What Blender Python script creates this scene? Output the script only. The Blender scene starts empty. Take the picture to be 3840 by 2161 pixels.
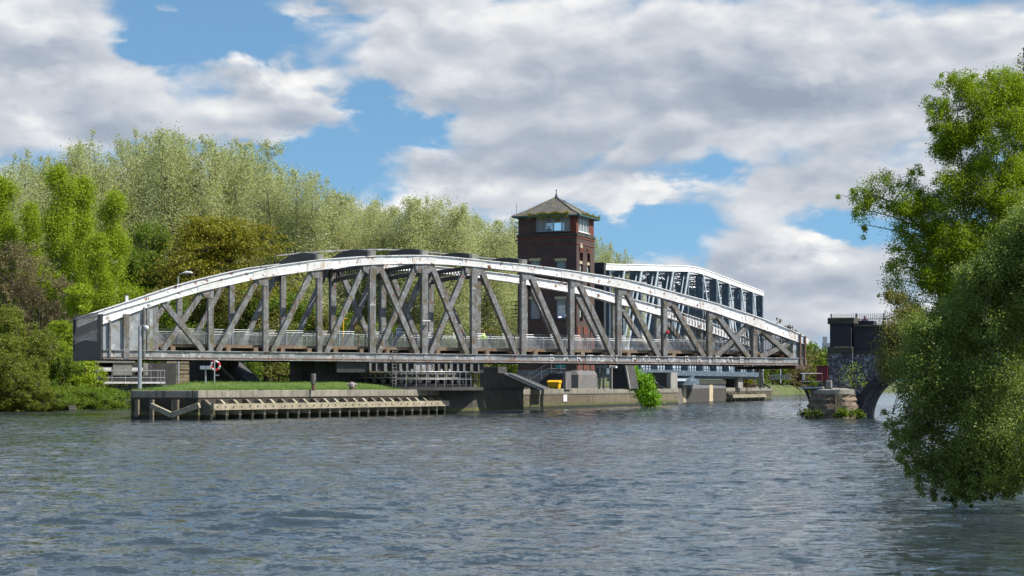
import bpy, math, random
import numpy as np
from mathutils import Vector, Matrix

# ------------------------------------------------------------------ camera, sky, sun, exposure
U0, VH, FP, EYE = 1920.0, 1444.5, 7200.0, 2.2       # principal column, horizon row, focal length (px of a 3840 wide picture), eye height above the water
sc = bpy.context.scene
col = sc.collection
cam_d = bpy.data.cameras.new("camera"); cam = bpy.data.objects.new("camera", cam_d); col.objects.link(cam)
cam.location = (0, 0, EYE); cam.rotation_euler = (math.pi/2, 0, 0)
cam_d.sensor_width = 36.0; cam_d.lens = 36.0*FP/3840.0; cam_d.shift_y = (VH-1080.5)/3840.0
cam_d.clip_start = 0.5; cam_d.clip_end = 9000
sc.camera = cam
sc.view_settings.view_transform = 'Standard'; sc.view_settings.look = 'None'
sc.view_settings.exposure = 0.5; sc.view_settings.gamma = 1.0

SUN_AZ = math.radians(-15.0)      # plan angle of the direction to the sun, from +X towards +Y
SUN_EL = math.radians(50.0)
sd = Vector((math.cos(SUN_AZ)*math.cos(SUN_EL), math.sin(SUN_AZ)*math.cos(SUN_EL), math.sin(SUN_EL)))
sl = bpy.data.lights.new("sun", 'SUN'); sl.energy = 5.0; sl.angle = math.radians(0.5); sl.color = (1.0, 0.95, 0.87)
so = bpy.data.objects.new("sun", sl); col.objects.link(so); so.rotation_euler = sd.to_track_quat('Z', 'Y').to_euler(); so.location = (60, -40, 80)

def build_world():
    w = bpy.data.worlds.new("World"); sc.world = w; w.use_nodes = True
    nt = w.node_tree; nt.nodes.clear(); L = nt.links
    def N(t, **k):
        n = nt.nodes.new(t)
        for a, b in k.items(): setattr(n, a, b)
        return n
    def put(n, i, v):
        if hasattr(v, 'links') or isinstance(v, bpy.types.NodeSocket): L.new(v, n.inputs[i])
        else: n.inputs[i].default_value = v
    def M(op, a, b=0.0, c=0.0, clamp=False):
        n = N('ShaderNodeMath', operation=op, use_clamp=clamp); put(n, 0, a); put(n, 1, b)
        if op in ('MULTIPLY_ADD', ): put(n, 2, c)
        return n.outputs[0]
    def sstep(x, a, b):
        n = N('ShaderNodeMapRange', interpolation_type='SMOOTHSTEP'); put(n, 0, x); put(n, 1, a); put(n, 2, b); return n.outputs[0]
    geo = N('ShaderNodeTexCoord').outputs['Generated']
    sep = N('ShaderNodeSeparateXYZ'); L.new(geo, sep.inputs[0]); X, Y, Z = sep.outputs
    az = M('ARCTAN2', X, Y); el = M('ARCSINE', Z)
    # real sky
    up = N('ShaderNodeCombineXYZ'); L.new(X, up.inputs[0]); L.new(Y, up.inputs[1]); L.new(M('MULTIPLY_ADD', Z, 1.0, 0.16), up.inputs[2])
    nrm = N('ShaderNodeVectorMath', operation='NORMALIZE'); L.new(up.outputs[0], nrm.inputs[0])
    sky = N('ShaderNodeTexSky', sky_type='NISHITA', sun_disc=False, sun_elevation=SUN_EL, sun_rotation=math.pi/2-SUN_AZ, altitude=0, air_density=1.0, dust_density=0.6, ozone_density=2.2)
    L.new(nrm.outputs[0], sky.inputs[0])
    skys = N('ShaderNodeVectorMath', operation='MULTIPLY'); L.new(sky.outputs[0], skys.inputs[0]); skys.inputs[1].default_value = (0.088, 0.113, 0.113)
    # cloud field, laid out over the whole dome in azimuth and elevation
    def cvec(dx, dy, sx, sy, z):
        c = N('ShaderNodeCombineXYZ'); L.new(M('MULTIPLY', M('ADD', az, dx), sx), c.inputs[0]); L.new(M('MULTIPLY', M('ADD', el, dy), sy), c.inputs[1]); c.inputs[2].default_value = z; return c.outputs[0]
    def field(dx, dy, sx, sy, det, rough, dist, z=0.0, col_=False):
        n = N('ShaderNodeTexNoise', noise_dimensions='3D'); L.new(cvec(dx, dy, sx, sy, z), n.inputs['Vector'])
        n.inputs['Scale'].default_value = 1.0; n.inputs['Detail'].default_value = det; n.inputs['Roughness'].default_value = rough; n.inputs['Distortion'].default_value = dist
        return n.outputs[1] if col_ else n.outputs[0]
    def puffs(dx, dy, sx, sy, z, det=2.0):      # rounded billows: folded noise
        return M('MULTIPLY', M('ABSOLUTE', M('SUBTRACT', field(dx, dy, sx, sy, det, .45, 0.25, z), .5)), 4.6)
    # the hand-laid patches are warped so that their edges are never plain ovals
    wn = N('ShaderNodeSeparateXYZ'); L.new(field(0, 0, 16.0, 28.0, 5, .6, .3, 21.0, True), wn.inputs[0])
    azw = M('ADD', az, M('MULTIPLY', M('SUBTRACT', wn.outputs[0], .5), .085)); elw = M('ADD', el, M('MULTIPLY', M('SUBTRACT', wn.outputs[1], .5), .055))
    def blob(u, v, ru, rv, wgt):      # a soft patch of more (or less) cloud, centre and size given on the 2576 px wide picture
        k = 3840/2576.0; a0 = math.atan((u*k-U0)/FP); e0 = math.atan((VH-v*k)/FP*math.cos(a0))
        ra = ru*k/FP; re = rv*k/FP
        da = M('MULTIPLY', M('SUBTRACT', azw, a0), 1/ra); de = M('MULTIPLY', M('SUBTRACT', elw, e0), 1/re)
        q = M('ADD', M('MULTIPLY', da, da), M('MULTIPLY', de, de))
        return M('MULTIPLY', M('EXPONENT', M('MULTIPLY', q, -1.0)), wgt)
    def total(lst, base):
        t = base
        for b in lst: t = M('ADD', blob(*b), t)
        return t
    def density(dx, dy):
        t = M('MULTIPLY', field(dx, dy, 7.0, 17.0, 7.0, 0.52, 0.2, 3.3), .62)
        t = M('ADD', t, M('MULTIPLY', puffs(dx, dy, 10.0, 23.0, 1.2), .22))
        return M('ADD', t, M('MULTIPLY', puffs(dx, dy, 34.0, 62.0, 4.2, 3.0), .075))
    n0 = density(0, 0)
    cover = total([(560, 70, 230, 80, -.36), (395, 120, 60, 60, -.18), (925, 280, 75, 125, -.34), (800, 395, 170, 38, -.30), (1060, 312, 50, 45, -.2),
                   (1600, 605, 190, 55, -.30), (1765, 440, 80, 70, -.26), (2110, 590, 140, 34, -.28), (880, 470, 120, 30, -.12), (1350, 560, 120, 40, -.1),
                   (700, 225, 170, 75, .34), (1300, 260, 330, 150, .20), (1950, 180, 550, 150, .28), (1640, 510, 110, 40, .26), (2010, 700, 220, 70, .24),
                   (80, 230, 280, 170, .28), (1130, 430, 170, 60, .2), (430, 45, 50, 28, .26), (1050, 130, 110, 60, .14), (2080, 470, 250, 55, .3), (1400, 470, 200, 50, .12), (2080, 720, 300, 100, .16), (1100, 520, 200, 40, .1), (1000, 20, 260, 30, .22), (330, 330, 300, 40, .2)], n0)
    cover = M('SUBTRACT', cover, M('MULTIPLY', sstep(el, .23, .60), .20))      # mostly open blue higher up
    cmask = sstep(cover, 0.275, 0.485)
    relief = M('MULTIPLY', M('SUBTRACT', n0, density(0.0055, 0.0095)), 1.6)
    soft = field(0.3, 0.1, 6.0, 17.0, 6.0, 0.55, 0.3, 1.7)
    edge = M('MULTIPLY', M('SUBTRACT', 1.0, sstep(cover, 0.44, 0.66)), .12)
    shade = total([(755, 190, 100, 40, .40), (610, 170, 60, 30, .3), (690, 320, 220, 32, -.12), (170, 150, 160, 40, -.14), (110, 80, 120, 25, .14), (70, 250, 200, 50, .22),
                   (1640, 495, 90, 32, .36), (1990, 635, 80, 24, .36), (1950, 245, 350, 50, -.24), (1700, 70, 500, 60, .14), (1150, 400, 250, 36, -.16), (1050, 370, 50, 22, .28),
                   (1240, 215, 130, 40, .20), (2050, 210, 90, 35, .24), (850, 300, 30, 50, .2), (1500, 430, 160, 30, -.14), (200, 350, 300, 30, -.04), (2100, 760, 400, 60, .05), (1150, 480, 220, 30, .12)],
                  M('ADD', edge, M('ADD', M('MULTIPLY_ADD', soft, 0.74, 0.17), relief)))
    ramp = N('ShaderNodeValToRGB'); L.new(shade, ramp.inputs[0]); cr = ramp.color_ramp
    cr.elements[0].position = 0.18; cr.elements[0].color = (0.235, 0.275, 0.345, 1)
    cr.elements[1].position = 1.0; cr.elements[1].color = (0.70, 0.695, 0.685, 1)
    e = cr.elements.new(0.45); e.color = (0.315, 0.355, 0.415, 1)
    e = cr.elements.new(0.70); e.color = (0.46, 0.485, 0.525, 1)
    mix = N('ShaderNodeMix', data_type='RGBA'); L.new(cmask, mix.inputs[0]); L.new(skys.outputs[0], mix.inputs[6]); L.new(ramp.outputs[0], mix.inputs[7])
    bg = N('ShaderNodeBackground'); L.new(mix.outputs[2], bg.inputs[0]); bg.inputs[1].default_value = 1.0
    out = N('ShaderNodeOutputWorld'); L.new(bg.outputs[0], out.inputs[0])
build_world()

# ------------------------------------------------------------------ helpers: materials
MATS = {}
def nodes(name):
    m = bpy.data.materials.new(name); m.use_nodes = True; nt = m.node_tree
    b = nt.nodes['Principled BSDF']; MATS[name] = m
    return m, nt, b
def tex_noise(nt, vec, scale, detail=4, rough=0.55, dist=0.0):
    n = nt.nodes.new('ShaderNodeTexNoise'); n.inputs['Scale'].default_value = scale; n.inputs['Detail'].default_value = detail
    n.inputs['Roughness'].default_value = rough; n.inputs['Distortion'].default_value = dist
    if vec is not None: nt.links.new(vec, n.inputs['Vector'])
    return n.outputs[0]
def mapr(nt, v, a, b, c=0.0, d=1.0):
    n = nt.nodes.new('ShaderNodeMapRange'); nt.links.new(v, n.inputs[0])
    for i, x in enumerate((a, b, c, d)): n.inputs[i+1].default_value = x
    return n.outputs[0]
def mixc(nt, f, a, b, mode='MIX'):
    n = nt.nodes.new('ShaderNodeMix'); n.data_type = 'RGBA'; n.blend_type = mode
    for i, v in ((0, f), (6, a), (7, b)):
        if isinstance(v, bpy.types.NodeSocket): nt.links.new(v, n.inputs[i])
        elif i == 0: n.inputs[0].default_value = v
        else: n.inputs[i].default_value = (*v, 1)
    return n.outputs[2]
def coords(nt, scale=(1, 1, 1), wall=False, obj=True):
    tc = nt.nodes.new('ShaderNodeTexCoord'); v = tc.outputs['Object']
    if wall:                                  # x+y along the wall, z up it
        s = nt.nodes.new('ShaderNodeSeparateXYZ'); nt.links.new(v, s.inputs[0])
        a = nt.nodes.new('ShaderNodeMath'); a.operation = 'ADD'; nt.links.new(s.outputs[0], a.inputs[0]); nt.links.new(s.outputs[1], a.inputs[1])
        c = nt.nodes.new('ShaderNodeCombineXYZ'); nt.links.new(a.outputs[0], c.inputs[0]); nt.links.new(s.outputs[2], c.inputs[1]); v = c.outputs[0]
    if scale != (1, 1, 1):
        m = nt.nodes.new('ShaderNodeVectorMath'); m.operation = 'MULTIPLY'; nt.links.new(v, m.inputs[0]); m.inputs[1].default_value = scale; v = m.outputs[0]
    return v
def bump(nt, b, h, strength=0.4, dist=0.02):
    n = nt.nodes.new('ShaderNodeBump'); n.inputs['Strength'].default_value = strength; n.inputs['Distance'].default_value = dist
    nt.links.new(h, n.inputs['Height']); nt.links.new(n.outputs[0], b.inputs['Normal'])
def mat(name, c1, c2=None, scale=3.0, rough=0.75, metal=0.0, stains=(), bmp=0.25, bscale=None, streak=None, spec=0.35, rivets=0.0, grime=None):
    """two colours mottled by noise, plus stains: (colour, scale, threshold, softness)"""
    if name in MATS: return MATS[name]
    m, nt, b = nodes(name); v = coords(nt)
    c2 = c2 or tuple(x*0.8 for x in c1)
    n1 = tex_noise(nt, v, scale, 6, 0.6)
    c = mixc(nt, mapr(nt, n1, .35, .65), c1, c2)
    if streak:                                # run-off streaks down the face
        sv = coords(nt, (1.0, 1.0, 0.12)); ns = tex_noise(nt, sv, streak[1], 5, 0.65)
        c = mixc(nt, mapr(nt, ns, streak[2], streak[2]+.16), c, streak[0])
    for k, (sc_, ss, th, so_) in enumerate(stains):
        off = nt.nodes.new('ShaderNodeVectorMath'); off.operation = 'ADD'; nt.links.new(v, off.inputs[0]); off.inputs[1].default_value = (7.3*k+3, 2.1*k, 5.7*k)
        ns = tex_noise(nt, off.outputs[0], ss, 8, 0.66, 0.3)
        c = mixc(nt, mapr(nt, ns, th, th+so_), c, sc_)
    if grime:                                 # brown grime and moss that has built up towards the foot of the steelwork
        sz = nt.nodes.new('ShaderNodeSeparateXYZ'); nt.links.new(v, sz.inputs[0]); gz = mapr(nt, sz.outputs[2], grime[0], grime[1], .6, .0)
        gn = nt.nodes.new('ShaderNodeMath'); gn.operation = 'MULTIPLY'; nt.links.new(gz, gn.inputs[0]); nt.links.new(mapr(nt, tex_noise(nt, v, 2.2, 6, .65), .38, .58), gn.inputs[1]); c = mixc(nt, gn.outputs[0], c, grime[2])
    if rivets:                                # rows of rivet heads, about one to every 0.13 m
        sp_ = nt.nodes.new('ShaderNodeSeparateXYZ'); nt.links.new(v, sp_.inputs[0]); q = []
        for i in (0, 2):
            f = nt.nodes.new('ShaderNodeMath'); f.operation = 'PINGPONG'; nt.links.new(sp_.outputs[i], f.inputs[0]); f.inputs[1].default_value = rivets
            g = nt.nodes.new('ShaderNodeMath'); g.operation = 'LESS_THAN'; nt.links.new(f.outputs[0], g.inputs[0]); g.inputs[1].default_value = rivets*.42; q.append(g.outputs[0])
        mm = nt.nodes.new('ShaderNodeMath'); mm.operation = 'MULTIPLY'; nt.links.new(q[0], mm.inputs[0]); nt.links.new(q[1], mm.inputs[1])
        m5 = nt.nodes.new('ShaderNodeMath'); m5.operation = 'MULTIPLY'; nt.links.new(mm.outputs[0], m5.inputs[0]); m5.inputs[1].default_value = .55
        c = mixc(nt, m5.outputs[0], c, (.09, .075, .06))
    nt.links.new(c, b.inputs['Base Color']); b.inputs['Roughness'].default_value = rough; b.inputs['Metallic'].default_value = metal
    b.inputs['Specular IOR Level'].default_value = spec
    if bmp: bump(nt, b, tex_noise(nt, v, bscale or scale*4, 6, 0.65), bmp, 0.03)
    return m
def brick(name, c1, c2, mortar, bw=0.23, bh=0.075, stains=(), rough=0.85, ms=0.012, streak=None):
    if name in MATS: return MATS[name]
    m, nt, b = nodes(name); v = coords(nt, wall=True)
    t = nt.nodes.new('ShaderNodeTexBrick'); nt.links.new(v, t.inputs['Vector'])
    t.inputs['Color1'].default_value = (*c1, 1); t.inputs['Color2'].default_value = (*c2, 1); t.inputs['Mortar'].default_value = (*mortar, 1)
    t.inputs['Scale'].default_value = 1.0; t.inputs['Brick Width'].default_value = bw; t.inputs['Row Height'].default_value = bh; t.inputs['Mortar Size'].default_value = ms; t.inputs['Mortar Smooth'].default_value = .3
    vo = coords(nt); big = tex_noise(nt, vo, 0.9, 6, .65)
    c = mixc(nt, mapr(nt, big, .3, .7, 0, .55), t.outputs[0], tuple(x*0.55 for x in c1))
    if streak:
        ns = tex_noise(nt, coords(nt, (1, 1, .12)), streak[1], 5, 0.65); c = mixc(nt, mapr(nt, ns, streak[2], streak[2]+.16), c, streak[0])
    for k, (sc_, ss, th, so_) in enumerate(stains):
        off = nt.nodes.new('ShaderNodeVectorMath'); off.operation = 'ADD'; nt.links.new(vo, off.inputs[0]); off.inputs[1].default_value = (5.3*k+3, 2.1*k, 5.7*k)
        c = mixc(nt, mapr(nt, tex_noise(nt, off.outputs[0], ss, 8, 0.66, 0.3), th, th+so_), c, sc_)
    nt.links.new(c, b.inputs['Base Color']); b.inputs['Roughness'].default_value = rough; b.inputs['Specular IOR Level'].default_value = .3
    bump(nt, b, t.outputs['Fac'], -0.5, 0.01)
    return m
def leafmat(name, c1, c2, c3=None, trans=0.3, rough=0.55):
    if name in MATS: return MATS[name]
    m, nt, b = nodes(name); g = nt.nodes.new('ShaderNodeNewGeometry')
    r = nt.nodes.new('ShaderNodeValToRGB'); nt.links.new(g.outputs['Random Per Island'], r.inputs[0])
    r.color_ramp.elements[0].color = (*c1, 1); r.color_ramp.elements[1].color = (*c2, 1)
    if c3: e = r.color_ramp.elements.new(.82); e.color = (*c2, 1); r.color_ramp.elements[2].color = (*c3, 1)
    nt.links.new(r.outputs[0], b.inputs['Base Color']); b.inputs['Roughness'].default_value = rough; b.inputs['Specular IOR Level'].default_value = .25
    tr = nt.nodes.new('ShaderNodeBsdfTranslucent'); nt.links.new(mixc(nt, 1.0, r.outputs[0], (1.0, 1.0, .55), 'MULTIPLY'), tr.inputs[0])
    mx = nt.nodes.new('ShaderNodeMixShader'); mx.inputs[0].default_value = trans
    nt.links.new(b.outputs[0], mx.inputs[1]); nt.links.new(tr.outputs[0], mx.inputs[2]); nt.links.new(mx.outputs[0], nt.nodes['Material Output'].inputs[0])
    return m

RUST = (0.17, 0.055, 0.025); RUST2 = (0.30, 0.13, 0.05); MOSS = (0.10, 0.11, 0.03)
def M_(k):
    if k in MATS: return MATS[k]
    T = {
     'white_paint': lambda: mat(k, (.90, .89, .87), (.80, .79, .77), 2.2, .55, stains=((RUST2, 2.6, .59, .04), (RUST, 1.9, .60, .03), ((.52, .48, .42), 3.5, .57, .07)), bmp=.3, streak=((.62, .52, .42), 2.6, .60)),
     'worn_white': lambda: mat(k, (.78, .76, .73), (.68, .66, .63), 2.2, .6, stains=((RUST2, 2.2, .58, .06), (RUST, 1.9, .62, .03)), bmp=.3, streak=((.50, .32, .18), 2.2, .55)),
     'grey_paint': lambda: mat(k, (.29, .295, .30), (.15, .145, .14), 2.6, .5, stains=(((.50, .51, .51), 2.8, .61, .04), (RUST, 2.2, .60, .05), ((.13, .11, .05), 1.6, .53, .1)), bmp=.5, bscale=9, streak=((.12, .075, .045), 3.2, .50), spec=.5, rivets=.07, grime=(1.6, 5.0, (.14, .12, .085))),
     'chord_grey': lambda: mat(k, (.38, .38, .39), (.22, .215, .205), 1.6, .5, stains=(((.55, .55, .54), 1.9, .57, .05), (RUST2, 2.1, .62, .05), (RUST, 1.9, .61, .04)), bmp=.5, bscale=9, streak=((.16, .115, .075), 2.6, .55), spec=.5),
     'plate_grey': lambda: mat(k, (.36, .38, .40), (.26, .27, .27), 1.2, .45, stains=(((.5, .51, .52), 1.6, .56, .08), ((.20, .18, .10), .5, .52, .06), (RUST, 1.0, .66, .03)), bmp=.3, spec=.5),
     'rusty_steel': lambda: mat(k, (.16, .085, .05), (.10, .075, .06), 3, .8, stains=(((.25, .24, .23), 2, .6, .05),)),
     'dark_steel': lambda: mat(k, (.055, .055, .058), (.03, .03, .032), 3, .6, stains=((RUST, 1.4, .66, .05),)),
     'black_iron': lambda: mat(k, (.014, .014, .016), (.022, .02, .02), 5, .55),
     'galv': lambda: mat(k, (.40, .41, .42), (.30, .31, .32), 4, .45, .4),
     'blue_steel': lambda: mat(k, (.11, .145, .175), (.06, .085, .11), 1.5, .55, stains=(((.30, .36, .40), 1.8, .58, .06), (RUST, 1.3, .66, .04)), bmp=.4),
     'pale_blue': lambda: mat(k, (.50, .56, .60), (.36, .42, .46), 1.2, .55, stains=((RUST2, 1.3, .64, .05),)),
     'timber': lambda: mat(k, (.38, .33, .23), (.24, .21, .145), 2.5, .85, stains=(((.42, .39, .32), 1.2, .58, .1), ((.11, .10, .06), 1.6, .58, .08)), bmp=.6, streak=((.13, .12, .08), 3, .6)),
     'old_timber': lambda: mat(k, (.20, .17, .12), (.12, .10, .07), 3, .9, bmp=.6),
     'coping': lambda: brick(k, (.32, .29, .235), (.22, .20, .16), (.06, .055, .045), 1.35, 2.4, stains=(((.14, .13, .10), 1.2, .55, .1),), ms=.035, streak=((.12, .115, .085), 2.8, .52)),
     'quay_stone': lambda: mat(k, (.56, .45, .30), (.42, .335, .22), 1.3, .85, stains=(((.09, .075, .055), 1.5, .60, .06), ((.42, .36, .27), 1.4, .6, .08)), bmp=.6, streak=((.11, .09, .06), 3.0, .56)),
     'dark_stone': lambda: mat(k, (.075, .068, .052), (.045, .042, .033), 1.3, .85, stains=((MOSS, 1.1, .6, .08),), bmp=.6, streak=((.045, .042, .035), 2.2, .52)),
     'eng_brick': lambda: brick(k, (.24, .24, .24), (.17, .17, .175), (.07, .07, .07), .23, .16, stains=(((.34, .34, .33), 1.0, .62, .05), ((.13, .10, .07), .7, .58, .1)), streak=((.30, .29, .27), 2.4, .62)),
     'moss_band': lambda: mat(k, (.13, .13, .045), (.07, .07, .035), 2.5, .9),
     'wet_band': lambda: mat(k, (.022, .021, .016), (.04, .042, .018), 2.0, .5),
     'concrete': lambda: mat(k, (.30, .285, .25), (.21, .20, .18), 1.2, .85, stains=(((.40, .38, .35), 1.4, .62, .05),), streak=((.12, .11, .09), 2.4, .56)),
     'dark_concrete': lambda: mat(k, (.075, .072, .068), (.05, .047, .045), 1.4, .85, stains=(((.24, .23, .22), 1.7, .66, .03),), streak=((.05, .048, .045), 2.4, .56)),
     'sandstone': lambda: brick(k, (.36, .29, .18), (.27, .21, .13), (.07, .055, .04), 1.05, .36, stains=(((.14, .115, .08), 1.1, .56, .08),), ms=.03),
     'tower_brick': lambda: brick(k, (.105, .056, .045), (.065, .042, .038), (.10, .088, .08), .24, .085, stains=(((.05, .032, .03), .8, .55, .1), ((.20, .11, .08), 1.5, .63, .06)), ms=.014),
     'red_brick': lambda: brick(k, (.22, .058, .036), (.12, .045, .034), (.10, .06, .045), .24, .085, ms=.012),
     'plinth_brick': lambda: brick(k, (.20, .19, .185), (.16, .15, .15), (.09, .085, .08), .235, .16, stains=(((.27, .19, .14), .7, .60, .1),)),
     'blue_brick': lambda: brick(k, (.055, .055, .063), (.038, .038, .045), (.045, .045, .048), .235, .16, stains=(((.035, .035, .037), .8, .55, .1),)),
     'white_wash': lambda: brick(k, (.085, .088, .10), (.06, .062, .072), (.05, .05, .055), .235, .16, stains=(((.34, .35, .36), 3.4, .53, .07), ((.22, .23, .25), 7.0, .52, .08), ((.05, .052, .06), 1.0, .54, .08))),
     'slate': lambda: brick(k, (.16, .15, .13), (.11, .10, .09), (.06, .055, .05), .34, .15, stains=(((.20, .17, .07), 1.5, .54, .1), ((.24, .235, .21), 2.4, .60, .05)), ms=.02),
     'lintel': lambda: mat(k, (.48, .42, .28), (.38, .33, .22), 4, .85),
     'green_trim': lambda: mat(k, (.05, .13, .12), (.04, .09, .085), 5, .5),
     'window_paint': lambda: mat(k, (.33, .42, .42), (.26, .34, .34), 5, .5),
     'curtain': lambda: mat(k, (.62, .66, .60), (.48, .54, .48), 3, .8, streak=((.33, .38, .33), 5, .5)),
     'teal': lambda: mat(k, (.05, .28, .25), (.04, .22, .2), 4, .5),
     'yellow': lambda: mat(k, (.80, .45, .01), (.72, .40, .01), 6, .4, stains=(((.45, .25, .02), 3, .68, .05),), bmp=.05, spec=.5),
     'black_paint': lambda: mat(k, (.02, .02, .02), None, 5, .5, bmp=0),
     'red': lambda: mat(k, (.62, .03, .035), (.5, .025, .03), 5, .5, bmp=.05),
     'maroon': lambda: mat(k, (.14, .018, .025), (.10, .015, .02), 2, .6),
     'white': lambda: mat(k, (.68, .68, .67), (.58, .58, .57), 3, .5, bmp=.1),
     'sign_blue': lambda: mat(k, (.05, .09, .30), None, 5, .5, bmp=0),
     'deck_wood': lambda: mat(k, (.24, .17, .11), (.15, .11, .08), 2, .85, stains=((RUST, 1.5, .6, .05), ((.3, .27, .22), 1.1, .6, .05))),
     'asphalt': lambda: mat(k, (.055, .055, .055), (.045, .045, .045), 3, .9),
     'bark': lambda: mat(k, (.16, .135, .105), (.10, .085, .065), 6, .9),
     'pale_bark': lambda: mat(k, (.33, .315, .27), (.22, .21, .18), 3, .85, stains=(((.05, .045, .04), 3, .62, .05),)),
     'dark_bark': lambda: mat(k, (.075, .06, .045), (.05, .04, .03), 6, .9),
     'soil': lambda: mat(k, (.10, .08, .055), (.07, .055, .04), 2, .95),
     'rubble': lambda: mat(k, (.24, .18, .135), (.12, .09, .065), 2.4, .95, stains=(((.36, .31, .25), 3, .6, .04), (MOSS, 1.5, .6, .08)), bmp=1.0),
     'skin': lambda: mat(k, (.48, .28, .20), None, 8, .6, bmp=0),
     'hivis': lambda: mat(k, (.55, .85, .02), (.48, .78, .02), 4, .6, bmp=.1),
     'reflect': lambda: mat(k, (.55, .56, .50), None, 4, .4, bmp=0),
     'dark_cloth': lambda: mat(k, (.022, .024, .035), (.03, .032, .045), 5, .85, bmp=.1),
     'purple_cloth': lambda: mat(k, (.12, .04, .14), (.09, .03, .11), 5, .85, bmp=.1),
     'hair': lambda: mat(k, (.03, .02, .015), None, 8, .7, bmp=0),
     'blue_clad': lambda: mat(k, (.12, .23, .33), (.10, .19, .28), 1, .6),
     'far_wall': lambda: mat(k, (.24, .27, .31), (.20, .23, .27), .2, .8),
     'pigeon': lambda: mat(k, (.10, .10, .115), (.06, .06, .07), 20, .8, bmp=0),
    }
    return T[k]()
def glass(name='glass', tint=(.10, .13, .14), tr=.0):
    if name in MATS: return MATS[name]
    m, nt, b = nodes(name); b.inputs['Base Color'].default_value = (*tint, 1); b.inputs['Roughness'].default_value = .06; b.inputs['Specular IOR Level'].default_value = .9
    if tr:
        t = nt.nodes.new('ShaderNodeBsdfTransparent'); mx = nt.nodes.new('ShaderNodeMixShader'); mx.inputs[0].default_value = tr
        nt.links.new(b.outputs[0], mx.inputs[1]); nt.links.new(t.outputs[0], mx.inputs[2]); nt.links.new(mx.outputs[0], nt.nodes['Material Output'].inputs[0])
    return m
def wiremesh(name='wire_mesh', c=(.30, .31, .32), fill=.32):
    if name in MATS: return MATS[name]
    m, nt, b = nodes(name); b.inputs['Base Color'].default_value = (*c, 1); b.inputs['Roughness'].default_value = .6
    t = nt.nodes.new('ShaderNodeBsdfTransparent'); mx = nt.nodes.new('ShaderNodeMixShader')
    v = coords(nt); s = nt.nodes.new('ShaderNodeSeparateXYZ'); nt.links.new(v, s.inputs[0])
    def lines(a, per):
        f = nt.nodes.new('ShaderNodeMath'); f.operation = 'PINGPONG'; nt.links.new(a, f.inputs[0]); f.inputs[1].default_value = per
        g = nt.nodes.new('ShaderNodeMath'); g.operation = 'LESS_THAN'; nt.links.new(f.outputs[0], g.inputs[0]); g.inputs[1].default_value = per*fill/2*1.1
        return g.outputs[0]
    mxm = nt.nodes.new('ShaderNodeMath'); mxm.operation = 'MAXIMUM'
    ad = nt.nodes.new('ShaderNodeMath'); ad.operation = 'ADD'; nt.links.new(s.outputs[0], ad.inputs[0]); nt.links.new(s.outputs[1], ad.inputs[1])
    nt.links.new(lines(ad.outputs[0], .03), mxm.inputs[0]); nt.links.new(lines(s.outputs[2], .03), mxm.inputs[1])
    nt.links.new(mxm.outputs[0], mx.inputs[0]); nt.links.new(t.outputs[0], mx.inputs[1]); nt.links.new(b.outputs[0], mx.inputs[2]); nt.links.new(mx.outputs[0], nt.nodes['Material Output'].inputs[0])
    return m

# ------------------------------------------------------------------ helpers: frames and meshes
class Fr:
    """a plan frame: origin (x, y) and a turn in degrees; hs/ht/hz find where the line of sight through a picture point meets a plane of the frame"""
    def __init__(s, x, y, deg): s.x, s.y, s.a = x, y, math.radians(deg); s.c, s.s = math.cos(s.a), math.sin(s.a)
    def loc(s, X, Y): dx, dy = X-s.x, Y-s.y; return dx*s.c+dy*s.s, -dx*s.s+dy*s.c
    def ray(s, u, v):
        dx, dz = (u-U0)/FP, (VH-v)/FP; o = s.loc(0, 0); return o, (dx*s.c+s.s, -dx*s.s+s.c, dz)
    def hs(s, u, v, y=0.0): o, d = s.ray(u, v); k = (y-o[1])/d[1]; return o[0]+k*d[0], EYE+k*d[2]
    def ht(s, u, v, x=0.0): o, d = s.ray(u, v); k = (x-o[0])/d[0]; return o[1]+k*d[1], EYE+k*d[2]
    def hz(s, u, v, h): o, d = s.ray(u, v); k = (h-EYE)/d[2]; return o[0]+k*d[0], o[1]+k*d[1]
    def world(s, x, y): return s.x+x*s.c-y*s.s, s.y+x*s.s+y*s.c
def px(u, z): return (u-U0)/FP*z
def hz_(v, z): return EYE+(VH-v)/FP*z

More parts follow.
